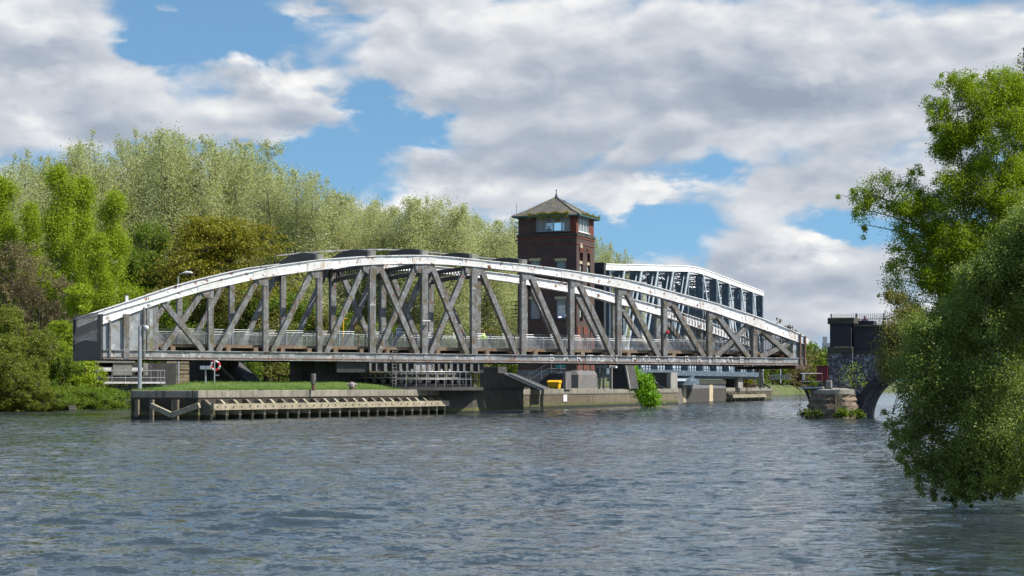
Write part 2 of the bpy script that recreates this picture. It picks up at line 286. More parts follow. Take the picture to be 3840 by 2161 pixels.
def tag(o, label=None, cat=None, group=None, kind=None):
    if label: o['label'] = label
    if cat: o['category'] = cat
    if group: o['group'] = group
    if kind: o['kind'] = kind
    return o
def thing(name, label, cat, loc=(0, 0, 0), deg=0.0, group=None, ab=False):
    o = bpy.data.objects.new(name, None); col.objects.link(o); o.empty_display_size = .3
    o.location = loc; o.rotation_euler = (0, 0, math.radians(deg)); tag(o, label, cat, group)
    if ab: ABS.add(o.name)
    return o
def fthing(name, label, cat, fr, z=0.0, group=None): return thing(name, label, cat, (fr.x, fr.y, z), math.degrees(fr.a), group, True)
ABS = set()       # things whose part meshes are written with heights above the water
def rootz(p):
    while p is not None:
        if p.type == 'EMPTY': return p.location.z if p.name in ABS else 0.0
        p = p.parent
    return 0.0
class MB:
    def __init__(s): s.v = []; s.f = []; s.mi = []; s.m = 0
    def add(s, vs, fs):
        b = len(s.v); s.v += [tuple(p) for p in vs]; s.f += [tuple(b+i for i in f) for f in fs]; s.mi += [s.m]*len(fs); return s
    def box(s, x0, x1, y0, y1, z0, z1):
        if x1 < x0: x0, x1 = x1, x0
        if y1 < y0: y0, y1 = y1, y0
        if z1 < z0: z0, z1 = z1, z0
        return s.add([(x, y, z) for x in (x0, x1) for y in (y0, y1) for z in (z0, z1)], [(0, 1, 3, 2), (4, 6, 7, 5), (0, 4, 5, 1), (2, 3, 7, 6), (0, 2, 6, 4), (1, 5, 7, 3)])
    def beam(s, a, b, w, d, up=(0, 0, 1)):
        """a bar of section w (across, in the plane of up) by d (along the third axis)"""
        a = Vector(a); b = Vector(b); t = (b-a).normalized(); u = Vector(up)
        n = t.cross(u)
        if n.length < 1e-4: n = t.cross(Vector((1, 0, 0)))
        n.normalize(); q = n.cross(t).normalized(); vs = []
        for p in (a, b):
            for i, j in ((-1, -1), (1, -1), (1, 1), (-1, 1)): vs.append(p+n*(d/2*i)+q*(w/2*j))
        return s.add(vs, [(0, 3, 2, 1), (4, 5, 6, 7), (0, 1, 5, 4), (1, 2, 6, 5), (2, 3, 7, 6), (3, 0, 4, 7)])
    def tube(s, pts, r, n=6, caps=True):
        pts = [Vector(p) for p in pts]; R = r if isinstance(r, (list, tuple)) else [r]*len(pts); vs = []; fs = []
        for i, p in enumerate(pts):
            t = (pts[min(i+1, len(pts)-1)]-pts[max(i-1, 0)]).normalized(); u = Vector((0, 0, 1)) if abs(t.z) < .9 else Vector((1, 0, 0))
            a = t.cross(u).normalized(); b = t.cross(a).normalized()
            for k in range(n): g = 2*math.pi*k/n; vs.append(p+a*(R[i]*math.cos(g))+b*(R[i]*math.sin(g)))
        for i in range(len(pts)-1):
            for k in range(n): fs.append((i*n+k, i*n+(k+1) % n, (i+1)*n+(k+1) % n, (i+1)*n+k))
        if caps: fs.append(tuple(range(n))); fs.append(tuple(range((len(pts)-1)*n, len(pts)*n))[::-1])
        return s.add(vs, fs)
    def prism(s, poly, axis, a, b):
        """poly of 2D points extruded from a to b: axis 'y' -> points are (x, z); 'x' -> (y, z); 'z' -> (x, y)"""
        n = len(poly)
        def P(p, k): return {'y': (p[0], k, p[1]), 'x': (k, p[0], p[1]), 'z': (p[0], p[1], k)}[axis]
        vs = [P(p, a) for p in poly]+[P(p, b) for p in poly]
        fs = [tuple(range(n)), tuple(range(2*n-1, n-1, -1))]+[(i, i+n, (i+1) % n+n, (i+1) % n) for i in range(n)]
        return s.add(vs, fs)
    def lathe(s, prof, n=12, c=(0, 0)):
        vs = []; fs = []
        for r, z in prof:
            for k in range(n): g = 2*math.pi*k/n; vs.append((c[0]+r*math.cos(g), c[1]+r*math.sin(g), z))
        for i in range(len(prof)-1):
            for k in range(n): fs.append((i*n+k, i*n+(k+1) % n, (i+1)*n+(k+1) % n, (i+1)*n+k))
        fs.append(tuple(range(n))[::-1]); fs.append(tuple(range((len(prof)-1)*n, len(prof)*n)))
        return s.add(vs, fs)
    def build(s, name, m, parent=None, bev=0.0, smooth=False):
        me = bpy.data.meshes.new(name); z = rootz(parent)
        me.from_pydata([(a, b, c-z) for a, b, c in s.v], [], s.f)
        for k in (m if isinstance(m, (list, tuple)) else [m]): me.materials.append(M_(k) if isinstance(k, str) else k)
        if isinstance(m, (list, tuple)): me.polygons.foreach_set('material_index', s.mi)
        import bmesh
        bm = bmesh.new(); bm.from_mesh(me); bmesh.ops.recalc_face_normals(bm, faces=bm.faces); bm.to_mesh(me); bm.free()
        if smooth: me.polygons.foreach_set('use_smooth', [True]*len(me.polygons))
        o = bpy.data.objects.new(name, me); col.objects.link(o)
        if parent is not None: o.parent = parent
        if bev:
            md = o.modifiers.new('bevel', 'BEVEL'); md.width = bev; md.segments = 1; md.limit_method = 'ANGLE'
        return o
def copy_tree(o, parent=None):
    c = o.copy(); col.objects.link(c); c.parent = parent
    for ch in list(o.children): copy_tree(ch, c)
    return c
R = random.Random(7)
# ------------------------------------------------------------------ setting: water, ground, island
E1 = (math.cos(math.radians(69.5)), math.sin(math.radians(69.5)))       # the island and the canal run this way
def build_water():
    m, nt, b = nodes('water')
    v = coords(nt)
    b.inputs['Base Color'].default_value = (.036, .047, .052, 1); b.inputs['Roughness'].default_value = .07; b.inputs['IOR'].default_value = 1.33
    b.inputs['Specular IOR Level'].default_value = .5
    # wave slopes straight from noise, at several wavelengths; crests lie across the canal
    def V(op, p, q):
        n = nt.nodes.new('ShaderNodeVectorMath'); n.operation = op
        for i, w in enumerate((p, q)):
            if w is None: continue
            if isinstance(w, bpy.types.NodeSocket): nt.links.new(w, n.inputs[3 if (op == 'SCALE' and i == 1) else i])
            elif op == 'SCALE': n.inputs[3].default_value = w
            else: n.inputs[i].default_value = w
        return n.outputs[0]
    def slope(scale, sx, rot, det, rough, dist, amp):
        mp = nt.nodes.new('ShaderNodeMapping'); nt.links.new(v, mp.inputs[0]); mp.inputs['Scale'].default_value = (sx, 1, 1); mp.inputs['Rotation'].default_value = (0, 0, rot)
        n = nt.nodes.new('ShaderNodeTexNoise'); n.inputs['Scale'].default_value = scale; n.inputs['Detail'].default_value = det; n.inputs['Roughness'].default_value = rough; n.inputs['Distortion'].default_value = dist
        nt.links.new(mp.outputs[0], n.inputs['Vector']); return V('MULTIPLY', V('SUBTRACT', n.outputs['Color'], (.5, .5, .5)), (amp*.85, amp, 0))
    patch = tex_noise(nt, coords(nt, (.5, 1.5, 1)), .05, 5, .62, .5); big = tex_noise(nt, coords(nt, (.6, 1.0, 1)), .25, 3, .6, .4)
    s1 = V('SCALE', slope(5.2, .62, .12, 4, .62, .5, 1.2), mapr(nt, big, .3, .7, .65, 1.3)); s2 = V('SCALE', slope(17.0, .7, -.3, 3, .55, .3, .85), mapr(nt, patch, .36, .64, .35, 1.25)); s3 = slope(1.4, .6, .35, 3, .55, .5, .22)
    gn = nt.nodes.new('ShaderNodeNewGeometry').outputs['Normal']; tot = V('ADD', V('ADD', V('ADD', s1, s2), s3), gn); nt.links.new(V('NORMALIZE', tot, None), b.inputs['Normal'])
    # real wavelets over the visible reach of the canal, dying out to a flat sheet all round
    rg = np.random.default_rng(12)
    xs = np.arange(-56, 48.01, .21); ys = np.concatenate([np.arange(8, 62, .11), np.arange(62, 130, .24), np.arange(130, 300.1, .5)])
    X, Y = np.meshgrid(xs, ys); Zw = np.zeros_like(X)
    for i in range(44):
        lam = .48*(2.8/.48)**(rg.random()**1.25); th = math.radians(98+rg.normal()*30); kx, ky = 2*math.pi/lam*math.cos(th), 2*math.pi/lam*math.sin(th)
        Zw += .024*lam/(2*math.pi)*np.sin(kx*X+ky*Y+rg.random()*6.28+.8*np.sin(X*.11*rg.random()+Y*.07*rg.random()+i))
    gust = .75+.35*np.sin(X*.06+Y*.035+1)*np.sin(Y*.05-X*.03)+.2*np.sin(X*.21-Y*.13)
    gust = gust*(1-.6*np.exp(-((X-9)/5)**2-((Y-33)/14)**2))
    taper = np.clip((X+56)/6, 0, 1)*np.clip((48-X)/6, 0, 1)*np.clip((Y-8)/3, 0, 1)*np.clip((300-Y)/40, 0, 1)
    Zw = Zw*gust*taper; ny, nx = X.shape
    co = np.stack([X, Y, Zw], -1).reshape(-1, 3); idx = np.arange(nx*ny).reshape(ny, nx)
    q = np.stack([idx[:-1, :-1], idx[:-1, 1:], idx[1:, 1:], idx[1:, :-1]], -1).reshape(-1, 4)
    o0 = len(co); x0, x1, y0, y1 = -56.0, float(xs[-1]), 8.0, float(ys[-1])
    ex_ = np.array([(-1500, -60, 0), (2500, -60, 0), (2500, 4000, 0), (-1500, 4000, 0), (x0, y0, 0), (x1, y0, 0), (x1, y1, 0), (x0, y1, 0)], float); co = np.vstack([co, ex_])
    q = np.vstack([q, o0+np.array([(0, 1, 5, 4), (1, 2, 6, 5), (2, 3, 7, 6), (3, 0, 4, 7)])]).astype(np.int32)
    me = bpy.data.meshes.new('water'); me.vertices.add(len(co)); me.vertices.foreach_set('co', co.reshape(-1)); me.loops.add(q.size); me.loops.foreach_set('vertex_index', q.reshape(-1))
    me.polygons.add(len(q)); me.polygons.foreach_set('loop_start', np.arange(0, q.size, 4, dtype=np.int32)); me.polygons.foreach_set('loop_total', np.full(len(q), 4, dtype=np.int32)); me.update(calc_edges=True)
    me.polygons.foreach_set('use_smooth', [True]*len(q)); me.materials.append(m)
    o = bpy.data.objects.new('water', me); col.objects.link(o); tag(o, 'rippled grey canal water filling the foreground', 'water', kind='structure')
build_water()

def bankd(x, y):      # metres inside the far (left) bank, from the line that runs beside the canal
    nx, ny = -E1[1], E1[0]; return (x+42)*nx+(y-160)*ny
def ground_h(x, y):
    d = bankd(x, y)
    h = -1.6
    ly = -(x+36.2)*.2588+(y-182)*.9659       # the landing wall stands straight out of the water
    if x > -41.2 and ly < .6 and y < 200: return h
    if d > -1.8: h = -1.6+min(1, (d+1.8)/4.0)*3.7
    if d > 4: h += min(1.0, (d-4)/30)*.8
    if d > 60: h += min(1, (d-60)/400)*6
    rb = max(6.4, .2667*y+.6) if y < 40 else 11.3+(y-40)*.175 if y < 84 else 19+(y-84)*.25 if y < 128 else 30+(y-128)*.62       # the camera's own bank on the right
    e = x-rb
    if e > -2: h = max(h, -1.6+min(1, (e+2)/3)*3.5)
    h += .25*math.sin(x*.31+y*.17)*math.sin(y*.23-x*.11)*(1 if h > 1 else .0)
    return h
def build_ground():
    m = mat('ground', (.075, .105, .03), (.11, .125, .04), .35, .95, stains=(((.13, .105, .06), .25, .54, .08), ((.045, .06, .02), .6, .53, .1)), bmp=1.0, bscale=3)
    xs = np.concatenate([np.arange(-1500, -120, 60), np.arange(-120, 140, 3.0), np.arange(140, 2500, 60)]); ys = np.concatenate([np.arange(-60, 90, 10), np.arange(90, 520, 4.0), np.arange(520, 4000, 80)])
    vs = [(x, y, ground_h(x, y)) for y in ys for x in xs]; n = len(xs)
    fs = [(j*n+i, j*n+i+1, (j+1)*n+i+1, (j+1)*n+i) for j in range(len(ys)-1) for i in range(n-1)]
    me = bpy.data.meshes.new('ground'); me.from_pydata(vs, [], fs); me.materials.append(m); me.polygons.foreach_set('use_smooth', [True]*len(fs))
    o = bpy.data.objects.new('ground', me); col.objects.link(o); tag(o, 'grassy canal banks reaching back under the trees', 'ground', kind='structure')
build_ground()

N0 = (-24.2, 122.0); N1 = (-19.7, 120.5); N2 = (-5.6, 146.0); N3 = (-3.0, 147.8); N4 = (.95, 158.9); N5 = (.4, 166.3); Q2 = (18.5, 214.0); Q3a = (20.4, 229.0); Q3b = (27.7, 249.0); Q4 = (37.2, 275.0)
ISL = [N0, N1, N2, N3, N4, N5, Q2, (17.2, 216), Q3a, Q3b, Q4, (30, 286), (18, 268), (-8, 196), (-20, 172), (-28, 148)]
def inpoly(x, y, P):
    c = False; j = len(P)-1
    for i in range(len(P)):
        if (P[i][1] > y) != (P[j][1] > y) and x < (P[j][0]-P[i][0])*(y-P[i][1])/(P[j][1]-P[i][1])+P[i][0]: c = not c
        j = i
    return c
def dseg(x, y, a, b):
    dx, dy = b[0]-a[0], b[1]-a[1]; t = max(0, min(1, ((x-a[0])*dx+(y-a[1])*dy)/(dx*dx+dy*dy))); return math.hypot(x-a[0]-t*dx, y-a[1]-t*dy)
def dpoly(x, y, P=ISL): return min(dseg(x, y, P[i], P[(i+1) % len(P)]) for i in range(len(P)))
def isl_h(x, y):
    d = dpoly(x, y); return 1.84+min(.52, max(0, d-.5)*.15)*(1.0 if y < 152 else .25)+.05*math.sin(x*1.1+y*.4)*math.sin(y*.7)
def build_island():
    m = mat('island_grass', (.11, .17, .035), (.085, .13, .03), .8, .95, stains=(((.19, .22, .05), 1.6, .58, .08),), bmp=1.2, bscale=6)
    m2 = mat('island_paving', (.17, .15, .12), (.12, .105, .085), .9, .95, stains=(((.10, .13, .04), .8, .60, .06),), bmp=.6)
    body = MB(); body.prism(ISL, 'z', -1.5, 1.80)
    top = MB(); s = .7; g = {}
    def vid(i, j):
        if (i, j) not in g: x, y = i*s, j*s; g[(i, j)] = len(top.v); top.v.append((x, y, isl_h(x, y)))
        return g[(i, j)]
    for i in range(-48, 60):
        for j in range(170, 412):
            x, y = (i+.5)*s, (j+.5)*s
            if inpoly(x, y, ISL) and dpoly(x, y) > .35:
                top.f.append((vid(i, j), vid(i+1, j), vid(i+1, j+1), vid(i, j+1))); top.mi.append(1 if y > 149 else 0)
    mg = MB(); mg.v = body.v[:]; mg.f = body.f[:]; mg.mi = [1]*len(body.f); mg.m = 0
    b0 = len(mg.v); mg.v += top.v; mg.f += [tuple(b0+i for i in f) for f in top.f]; mg.mi += top.mi
    tag(mg.build('island', [m, m2]), 'long narrow island in the canal with grass at its near tip', 'island', kind='structure')
    # grass blades on the near tip
    rg = np.random.default_rng(3); vs = []; fs = []; k = 0
    while k < 40000:
        t = rg.random(); q = rg.random()
        a = N1 if t > .16 else N0; b = N2 if t > .16 else N1; w = (t-.16)/.84*.86 if t > .16 else t/.16
        x = a[0]+(b[0]-a[0])*w; y = a[1]+(b[1]-a[1])*w; d = .75+q*q*9; x -= d*.80; y += d*.60
        if not inpoly(x, y, ISL) or y > 150: k += 1; continue
        h = (.03+.07*rg.random())*(2.4 if rg.random() < .05 else 1); an = rg.random()*6.28; z = isl_h(x, y)-.01; wd = .012
        lx, ly = (rg.random(2)-.5)*.08; c, s_ = math.cos(an)*wd, math.sin(an)*wd; n = len(vs)
        vs += [(x-c, y-s_, z), (x+c, y+s_, z), (x+lx, y+ly, z+h)]; fs.append((n, n+1, n+2)); k += 1
    me = bpy.data.meshes.new('grass'); me.from_pydata(vs, [], fs); me.materials.append(leafmat('grass_blade', (.10, .19, .03), (.16, .25, .045), (.27, .28, .10), .3))
    o = bpy.data.objects.new('grass', me); col.objects.link(o); tag(o, 'short green grass on the island tip behind the stone coping', 'grass', kind='stuff')
build_island()

def offset(pts, d):            # shift a polyline to its left by d
    out = []
    for i, p in enumerate(pts):
        ns = []
        for a, b in ((i-1, i), (i, i+1)):
            if 0 <= a and b < len(pts):
                dx, dy = pts[b][0]-pts[a][0], pts[b][1]-pts[a][1]; l = math.hypot(dx, dy); ns.append((-dy/l, dx/l))
        nx = sum(n[0] for n in ns)/len(ns); ny = sum(n[1] for n in ns)/len(ns); l2 = nx*nx+ny*ny; out.append((p[0]+nx*d/l2, p[1]+ny*d/l2))
    return out
def strip(mb, pts, d0, d1, z0, z1):
    a = offset(pts, d0); b = offset(pts, d1); mb.prism(a+b[::-1], 'z', z0, z1); return mb
def local(pts, o): return [(p[0]-o[0], p[1]-o[1]) for p in pts]
def quay(name, label, pts, mface, mcop, top=1.86, cop=.5, batter=0.0, wet=True):
    o = pts[0]; P = local(pts, o); r = thing(name, label, 'quay wall', (o[0], o[1], -1.0), ab=True)
    strip(MB(), P, -.06, 1.0, top-cop, top).build('coping', mcop, r, bev=.03)
    strip(MB(), P, 0.0, .9, -1.0, top-cop).build('wall_face', mface, r)
    if wet:
        strip(MB(), P, -.025, 0.3, -1.0, .30).build('waterline_stain', 'wet_band', r); strip(MB(), P, -.015, .3, .30, .52).build('moss_line', 'moss_band', r)
    return r
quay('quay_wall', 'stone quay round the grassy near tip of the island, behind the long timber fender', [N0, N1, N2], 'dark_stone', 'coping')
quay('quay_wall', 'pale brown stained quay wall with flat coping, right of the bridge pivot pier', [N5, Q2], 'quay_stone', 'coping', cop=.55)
quay('quay_wall', 'far end of the island quay, brown stone behind the small timber fender', [Q3b, Q4, (30.5, 286)], 'quay_stone', 'coping', cop=.55)
# pivot pier: engineering brick, its face in three planes, with a round table on top
PIV = (-6.556-9.31/2*math.sin(.428), 145.18+9.31/2*math.cos(.428))
r = thing('pivot_pier', 'grey engineering brick pier under the swing bridge, half in the shadow of the deck', 'pier', (PIV[0], PIV[1], -1.0), ab=True)
P = local([N2, N3, N4, N5], PIV)
strip(MB(), P, 0.0, 3.0, -1.0, 1.78).build('brick_face', 'eng_brick', r)
strip(MB(), P, -.05, 3.1, 1.78, 2.07).build('coping', 'dark_concrete', r, bev=.03)
MB().lathe([(6.4, 1.8), (6.4, 2.06)], 48).build('round_table', 'dark_concrete', r)
strip(MB(), P, -.02, .3, -1.0, .22).build('waterline_stain', 'wet_band', r); strip(MB(), P, -.012, .3, .22, .45).build('moss_line', 'moss_band', r)
# grey brick block at the aqueduct
r = thing('quay_block', 'grey square quay block with brown stone quoins, under the white railings at the far end', 'pier', (Q3a[0], Q3a[1], -1.0), ab=True)
P = local([(18.2, 227.0), Q3a, Q3b], Q3a)
strip(MB(), P, 0, 3, -1, 2.35).build('brick_face', 'eng_brick', r); strip(MB(), P, -.06, 3, 2.35, 2.88).build('coping', 'quay_stone', r, bev=.03)
L3 = math.hypot(Q3b[0]-Q3a[0], Q3b[1]-Q3a[1]); ex = ((Q3b[0]-Q3a[0])/L3, (Q3b[1]-Q3a[1])/L3)
for a, b in ((0, 1.3), (12.6, 14.4)):
    q = [(ex[0]*a, ex[1]*a), (ex[0]*b, ex[1]*b)]; strip(MB(), q, -.05, .3, -1, 2.36).build('stone_quoin', 'quay_stone', r)
strip(MB(), P, -.08, .3, -1, .14).build('waterline_stain', 'wet_band', r)
# timber fenders
def fender(label, a, b, n, out, ztop, zr0, zr1, w, first=0.0, broken=False):
    dx, dy = b[0]-a[0], b[1]-a[1]; L = math.hypot(dx, dy); ang = math.degrees(math.atan2(dy, dx))
    r = thing('timber_fender', label, 'fender', (a[0], a[1], -1.0), ang, ab=True)
    for k in range(n):
        x = first+(L-first-.4)*(k/(n-1.0))**0.93
        mb = MB(); mb.prism([(0.02, .34), (0.02, ztop), (-out*.35, ztop), (-out, ztop-.35*out-.12), (-out, .30)], 'x', x, x+w); mb.m = 1; mb.prism([(0.02, -.9), (.02, .339), (-out+.02, .299), (-out+.02, -.9)], 'x', x+.01, x+w-.01)
        mb.build('post', ['timber' if k % 3 else 'old_timber', 'wet_band'], r)
    for k in range(4):
        x0 = first+(L-first)*k/4; x1 = first+(L-first)*(k+1)/4-.02
        mb = MB(); mb.box(x0, x1, -out-.24, -out-.003, zr0+R.uniform(-.01, .01), zr1)
        mb.m = 1; xx = x0+.3
        while xx < x1-.1: mb.box(xx, xx+.08, -out-.27, -out-.239, (zr0+zr1)/2-.05, (zr0+zr1)/2+.05); xx += .85
        mb.build('rail', ['timber', 'dark_steel'], r)
    return r, ang, L
fr_f, a_f, L_f = fender('long weathered timber fender along the quay of the grassy island tip', (N1[0]+.05, N1[1]+.1), (N2[0], N2[1]), 24, .75, 1.28, .63, 1.02, .24, .2)
# the broken V at its near end
g = Fr(N0[0], N0[1], math.degrees(math.atan2(N1[1]-N0[1], N1[0]-N0[0])))
r = thing('broken_fender', 'two fallen fender beams meeting in a V on the dark face of the island tip', 'fender', (g.x, g.y, -1.0), math.degrees(g.a), ab=True)
def gp(u, v, y=-.55): p = g.hs(u, v, y); return (p[0], y, p[1])
MB().beam(gp(566, 1521), gp(646, 1558, -.8), .34, .24).build('fallen_beam', 'timber', r, bev=.02)
MB().beam(gp(646, 1557, -.8), gp(748, 1520, -.75), .34, .24).build('fallen_beam', 'timber', r, bev=.02)
for u in (575, 657, 668, 520):
    p = g.hs(u, 1495, -.02); MB().box(p[0]-.12, p[0]+.12, -.32, .02, -.3 if u != 520 else .2, 1.28).build('post', 'old_timber', r)
fender('small dark timber fender at the far end of the island beyond the grey block', Q3b, (Q3b[0]+(Q4[0]-Q3b[0])*.72, Q3b[1]+(Q4[1]-Q3b[1])*.72), 13, .7, 1.2, .55, .95, .3, .3)
# ------------------------------------------------------------------ the road swing bridge
BW = 9.31; BF = Fr(PIV[0], PIV[1], math.degrees(.428)); NS = -BW/2; FS = BW/2
br = fthing('swing_bridge', 'large riveted road swing bridge with white arched top chords and grey lattice sides', 'bridge', BF, 2.0)
GB = lambda u, v, s=NS: BF.hs(u, v, s)
top_px = [(383, 1178), (481, 1148.8), (597.5, 1114.6), (752.8, 1064.9), (877, 1032), (1000, 1004), (1040, 994), (1195, 973), (1366, 960.5), (1521, 956), (1610, 957.5), (1699, 963.5), (1817, 976), (1957, 990), (2060, 1002.5), (2159, 1016.5), (2308, 1039.8), (2400, 1058), (2499, 1086.6), (2673, 1133), (2834, 1184.5), (2946, 1228), (3020, 1262)]
bot_px = [(386, 1217), (479.5, 1181), (594, 1139), (753, 1094), (874, 1066), (1000, 1039), (1040, 1034), (1164, 1016.5), (1366, 993), (1552, 989.5), (1610, 990.5), (1700, 994), (1786, 1001), (1957, 1019.6), (2060, 1033.5), (2128, 1044.4), (2308, 1077), (2400, 1094), (2486, 1119), (2673, 1170.5), (2834, 1226), (2946, 1266.8), (3020, 1293)]
T = [GB(*p) for p in top_px]; B = [GB(*p) for p in bot_px]
def interp(P, t):
    for a, b in zip(P, P[1:]):
        if t <= b[0] or b is P[-1]: return a[1]+(b[1]-a[1])*(t-a[0])/(b[0]-a[0])
def ttop(t): return interp(T, t)
def tbot(t): return interp(B, t)
tL = GB(386, 1330)[0]; tR = GB(3020, 1350)[0]
cb0, cb1 = GB(386, 1347)[1], GB(3020, 1370.5)[1]; ct0, ct1 = GB(386, 1311.8)[1], GB(3020, 1342.9)[1]
def cbt(t): return ct0+(ct1-ct0)*(t-tL)/(tR-tL)
def cbb(t): return cb0+(cb1-cb0)*(t-tL)/(tR-tL)
PO = [GB(u, 1325)[0] for u in (585, 793, 999, 1201, 1398, 1594, 1780, 1966, 2148, 2325, 2497, 2666, 2834, 2998)]
ND = 24
def chord_samples():
    ts = sorted(set([tL, tR]+[tL+(tR-tL)*k/40 for k in range(41)])); return ts
G_top, G_bot = ttop, tbot
def far_up(t): return .24*math.sin(math.pi*(t-tL)/(PO[5]-tL)) if t < PO[5] else 0.0
def girder(s0, sgn, side, ttop=None, tbot=None):
    """s0 outer face, the box goes inwards (sgn); side: label of this girder"""
    ttop = G_top if sgn > 0 else (lambda t: G_top(t)+far_up(t)); tbot = G_bot if sgn > 0 else (lambda t: G_bot(t)+far_up(t))
    si = s0+sgn*.60; ts = chord_samples()
    lab = 'nearer ' if sgn > 0 else 'farther '
    mb = MB()      # white top chord: web box and two projecting flanges
    for a, b in zip(ts, ts[1:]):
        for (za, zb), (ya, yb) in (((lambda t: tbot(t)+.05), (lambda t: ttop(t)-.06)), (s0, si)), (((lambda t: ttop(t)-.06), ttop), (s0-sgn*.09, si+sgn*.09)), ((tbot, (lambda t: tbot(t)+.05)), (s0-sgn*.07, si+sgn*.07)):
            vs = [(t, y, z(t)) for t in (a, b) for y in (ya, yb) for z in (za, zb)]
            mb.add(vs, [(0, 1, 3, 2), (4, 6, 7, 5), (0, 4, 5, 1), (2, 3, 7, 6), (0, 2, 6, 4), (1, 5, 7, 3)])
    tc = mb.build('top_chord', 'white_paint', br)
    sp = MB()
    for k, t in enumerate(PO):         # splice plates at the nodes
        if k == 0: continue
        for w0, w1, pr in ((-1.0, .9, .03),):
            vs = [(tt, s0-sgn*pr, z) for tt, z in ((t+w0, tbot(t+w0)+.08), (t+w1, tbot(t+w1)+.08), (t+w1, ttop(t+w1)-.09), (t+w0, ttop(t+w0)-.09))]
            vs += [(x, s0+sgn*.02, z) for x, y, z in vs]; sp = MB(); sp.add(vs, [(0, 1, 2, 3), (0, 4, 5, 1), (1, 5, 6, 2), (2, 6, 7, 3), (3, 7, 4, 0)]); sp.build('splice_plate', 'worn_white', tc)
    mb = MB()
    def run(mb, a, b, y0, y1, f0, f1):
        vs = [(t, y, z(t)) for t in (a, b) for y in (y0, y1) for z in (f0, f1)]; mb.add(vs, [(0, 1, 3, 2), (4, 6, 7, 5), (0, 4, 5, 1), (2, 3, 7, 6), (0, 2, 6, 4), (1, 5, 7, 3)])
    run(mb, tL, tR, s0, si, lambda t: cbb(t)+.05, lambda t: cbt(t)-.05)
    run(mb, tL, tR, s0-sgn*.10, si+sgn*.08, lambda t: cbt(t)-.05, cbt); run(mb, tL, tR, s0-sgn*.10, si+sgn*.08, cbb, lambda t: cbb(t)+.05)
    bc = mb.build('bottom_chord', 'chord_grey', br)
    sp = MB(); x = tL+3.4
    while x < tR-2:
        w = R.choice((1.2, 1.7, 2.3)); sp = MB(); run(sp, x, x+w, s0-sgn*.028, s0+sgn*.01, lambda t: cbb(t)+.07, lambda t: cbt(t)-.07); x += w+R.choice((1.6, 2.2, 3.0)); sp.build('cover_plate', 'chord_grey', bc)
    an = MB(); run(an, tL, tR, s0-sgn*.05, s0, lambda t: cbb(t)+.05, lambda t: cbb(t)+.17); an.build('flange_angle', 'rusty_steel' if sgn > 0 else 'chord_grey', bc)
    # posts
    yo, yi = s0+sgn*.05, s0+sgn*.53
    for k, t in enumerate(PO):
        w = .38 if k != 13 else .3
        if k in (4, 5, 6) : w = .40
        mb = MB(); z0, z1 = cbt(t)-.003, tbot(t)+.03; zz = z1
        mb.box(t-w/2, t+w/2, yo, yo+sgn*.05, z0, zz); mb.box(t-w/2, t+w/2, yi-sgn*.05, yi, z0, zz); mb.box(t-w/2+.02, t-w/2+.07, yo+sgn*.05, yi-sgn*.05, z0, zz)
        mb.box(t+w/2-.07, t+w/2-.02, yo+sgn*.05, yi-sgn*.05, z0, zz)
        p = mb.build('post', 'grey_paint', br)
        if k in (4, 5, 6):        # round headed cover and wide gusset of the three middle posts
            gs = MB(); gs.prism([(t-.8, zz), (t+.8, zz), (t+.72, zz-.5), (t+.3, zz-.75), (t-.3, zz-.75), (t-.72, zz-.5)], 'y', yo-sgn*.004, yo-sgn*.035); gs.build('gusset_plate', 'grey_paint', p)
            hd = MB(); n = 8; hd.prism([(t-.235, z0)]+[(t-.235*math.cos(math.pi*i/n), zz-.36+.235*math.sin(math.pi*i/n)) for i in range(n+1)]+[(t+.235, z0)], 'y', yo-sgn*.04, yo-sgn*.09); hd.build('round_head_cover', 'grey_paint', p)
        elif k > 0:
            gs = MB(); gs.prism([(t-.21, zz), (t+.85, zz-.02), (t+.45, zz-.6), (t-.1, zz-.7)] if k > 6 else [(t+.21, zz), (t-.85, zz-.02), (t-.45, zz-.6), (t+.1, zz-.7)], 'y', yo-sgn*.004, yo-sgn*.03)
            gs.build('gusset_plate', 'grey_paint', p)
    # diagonals
    bays = {0: 'X', 1: '/', 2: '/', 3: '/', 4: 'X', 5: 'X', 6: '\\', 7: '\\', 8: '\\', 9: '\\', 10: '\\', 11: 'X', 12: 'X'}
    for k, kind in bays.items():
        a, b = PO[k], PO[k+1]; lo = .55; 
        for c in ('/', '\\') if kind == 'X' else (kind,):
            if c == '/': p0 = (a+lo, cbt(a)); p1 = (b-lo, tbot(b-lo))
            else: p0 = (b-lo, cbt(b)); p1 = (a+lo, tbot(a+lo))
            w = .38; y0, y1 = (yo, yi) if c == '\\' else (yo+sgn*.06, yi-sgn*.05)
            dx, dz = p1[0]-p0[0], p1[1]-p0[1]; L = math.hypot(dx, dz); nx, nz = -dz/L*w/2, dx/L*w/2
            q = lambda f: [(p0[0]-nx*f, p0[1]-nz*f), (p0[0]+nx*f, p0[1]+nz*f), (p1[0]+nx*f, p1[1]+nz*f), (p1[0]-nx*f, p1[1]-nz*f)]
            mb = MB(); mb.prism(q(1), 'y', y0, y0+sgn*.05); mb.prism(q(1), 'y', y1, y1-sgn*.05)
            for sg in (-1, 1):
                e0 = (p0[0]+nx*sg*.85, p0[1]+nz*sg*.85); e1 = (p1[0]+nx*sg*.85, p1[1]+nz*sg*.85); f0 = (p0[0]+nx*sg*.6, p0[1]+nz*sg*.6); f1 = (p1[0]+nx*sg*.6, p1[1]+nz*sg*.6)
                mb.prism([e0, f0, f1, e1], 'y', y0+sgn*.05, y1-sgn*.05)
            mb.build('diagonal', 'grey_paint', br)
    # plated left end, with its stiffeners
    tP = PO[0]; mb = MB(); n = 6
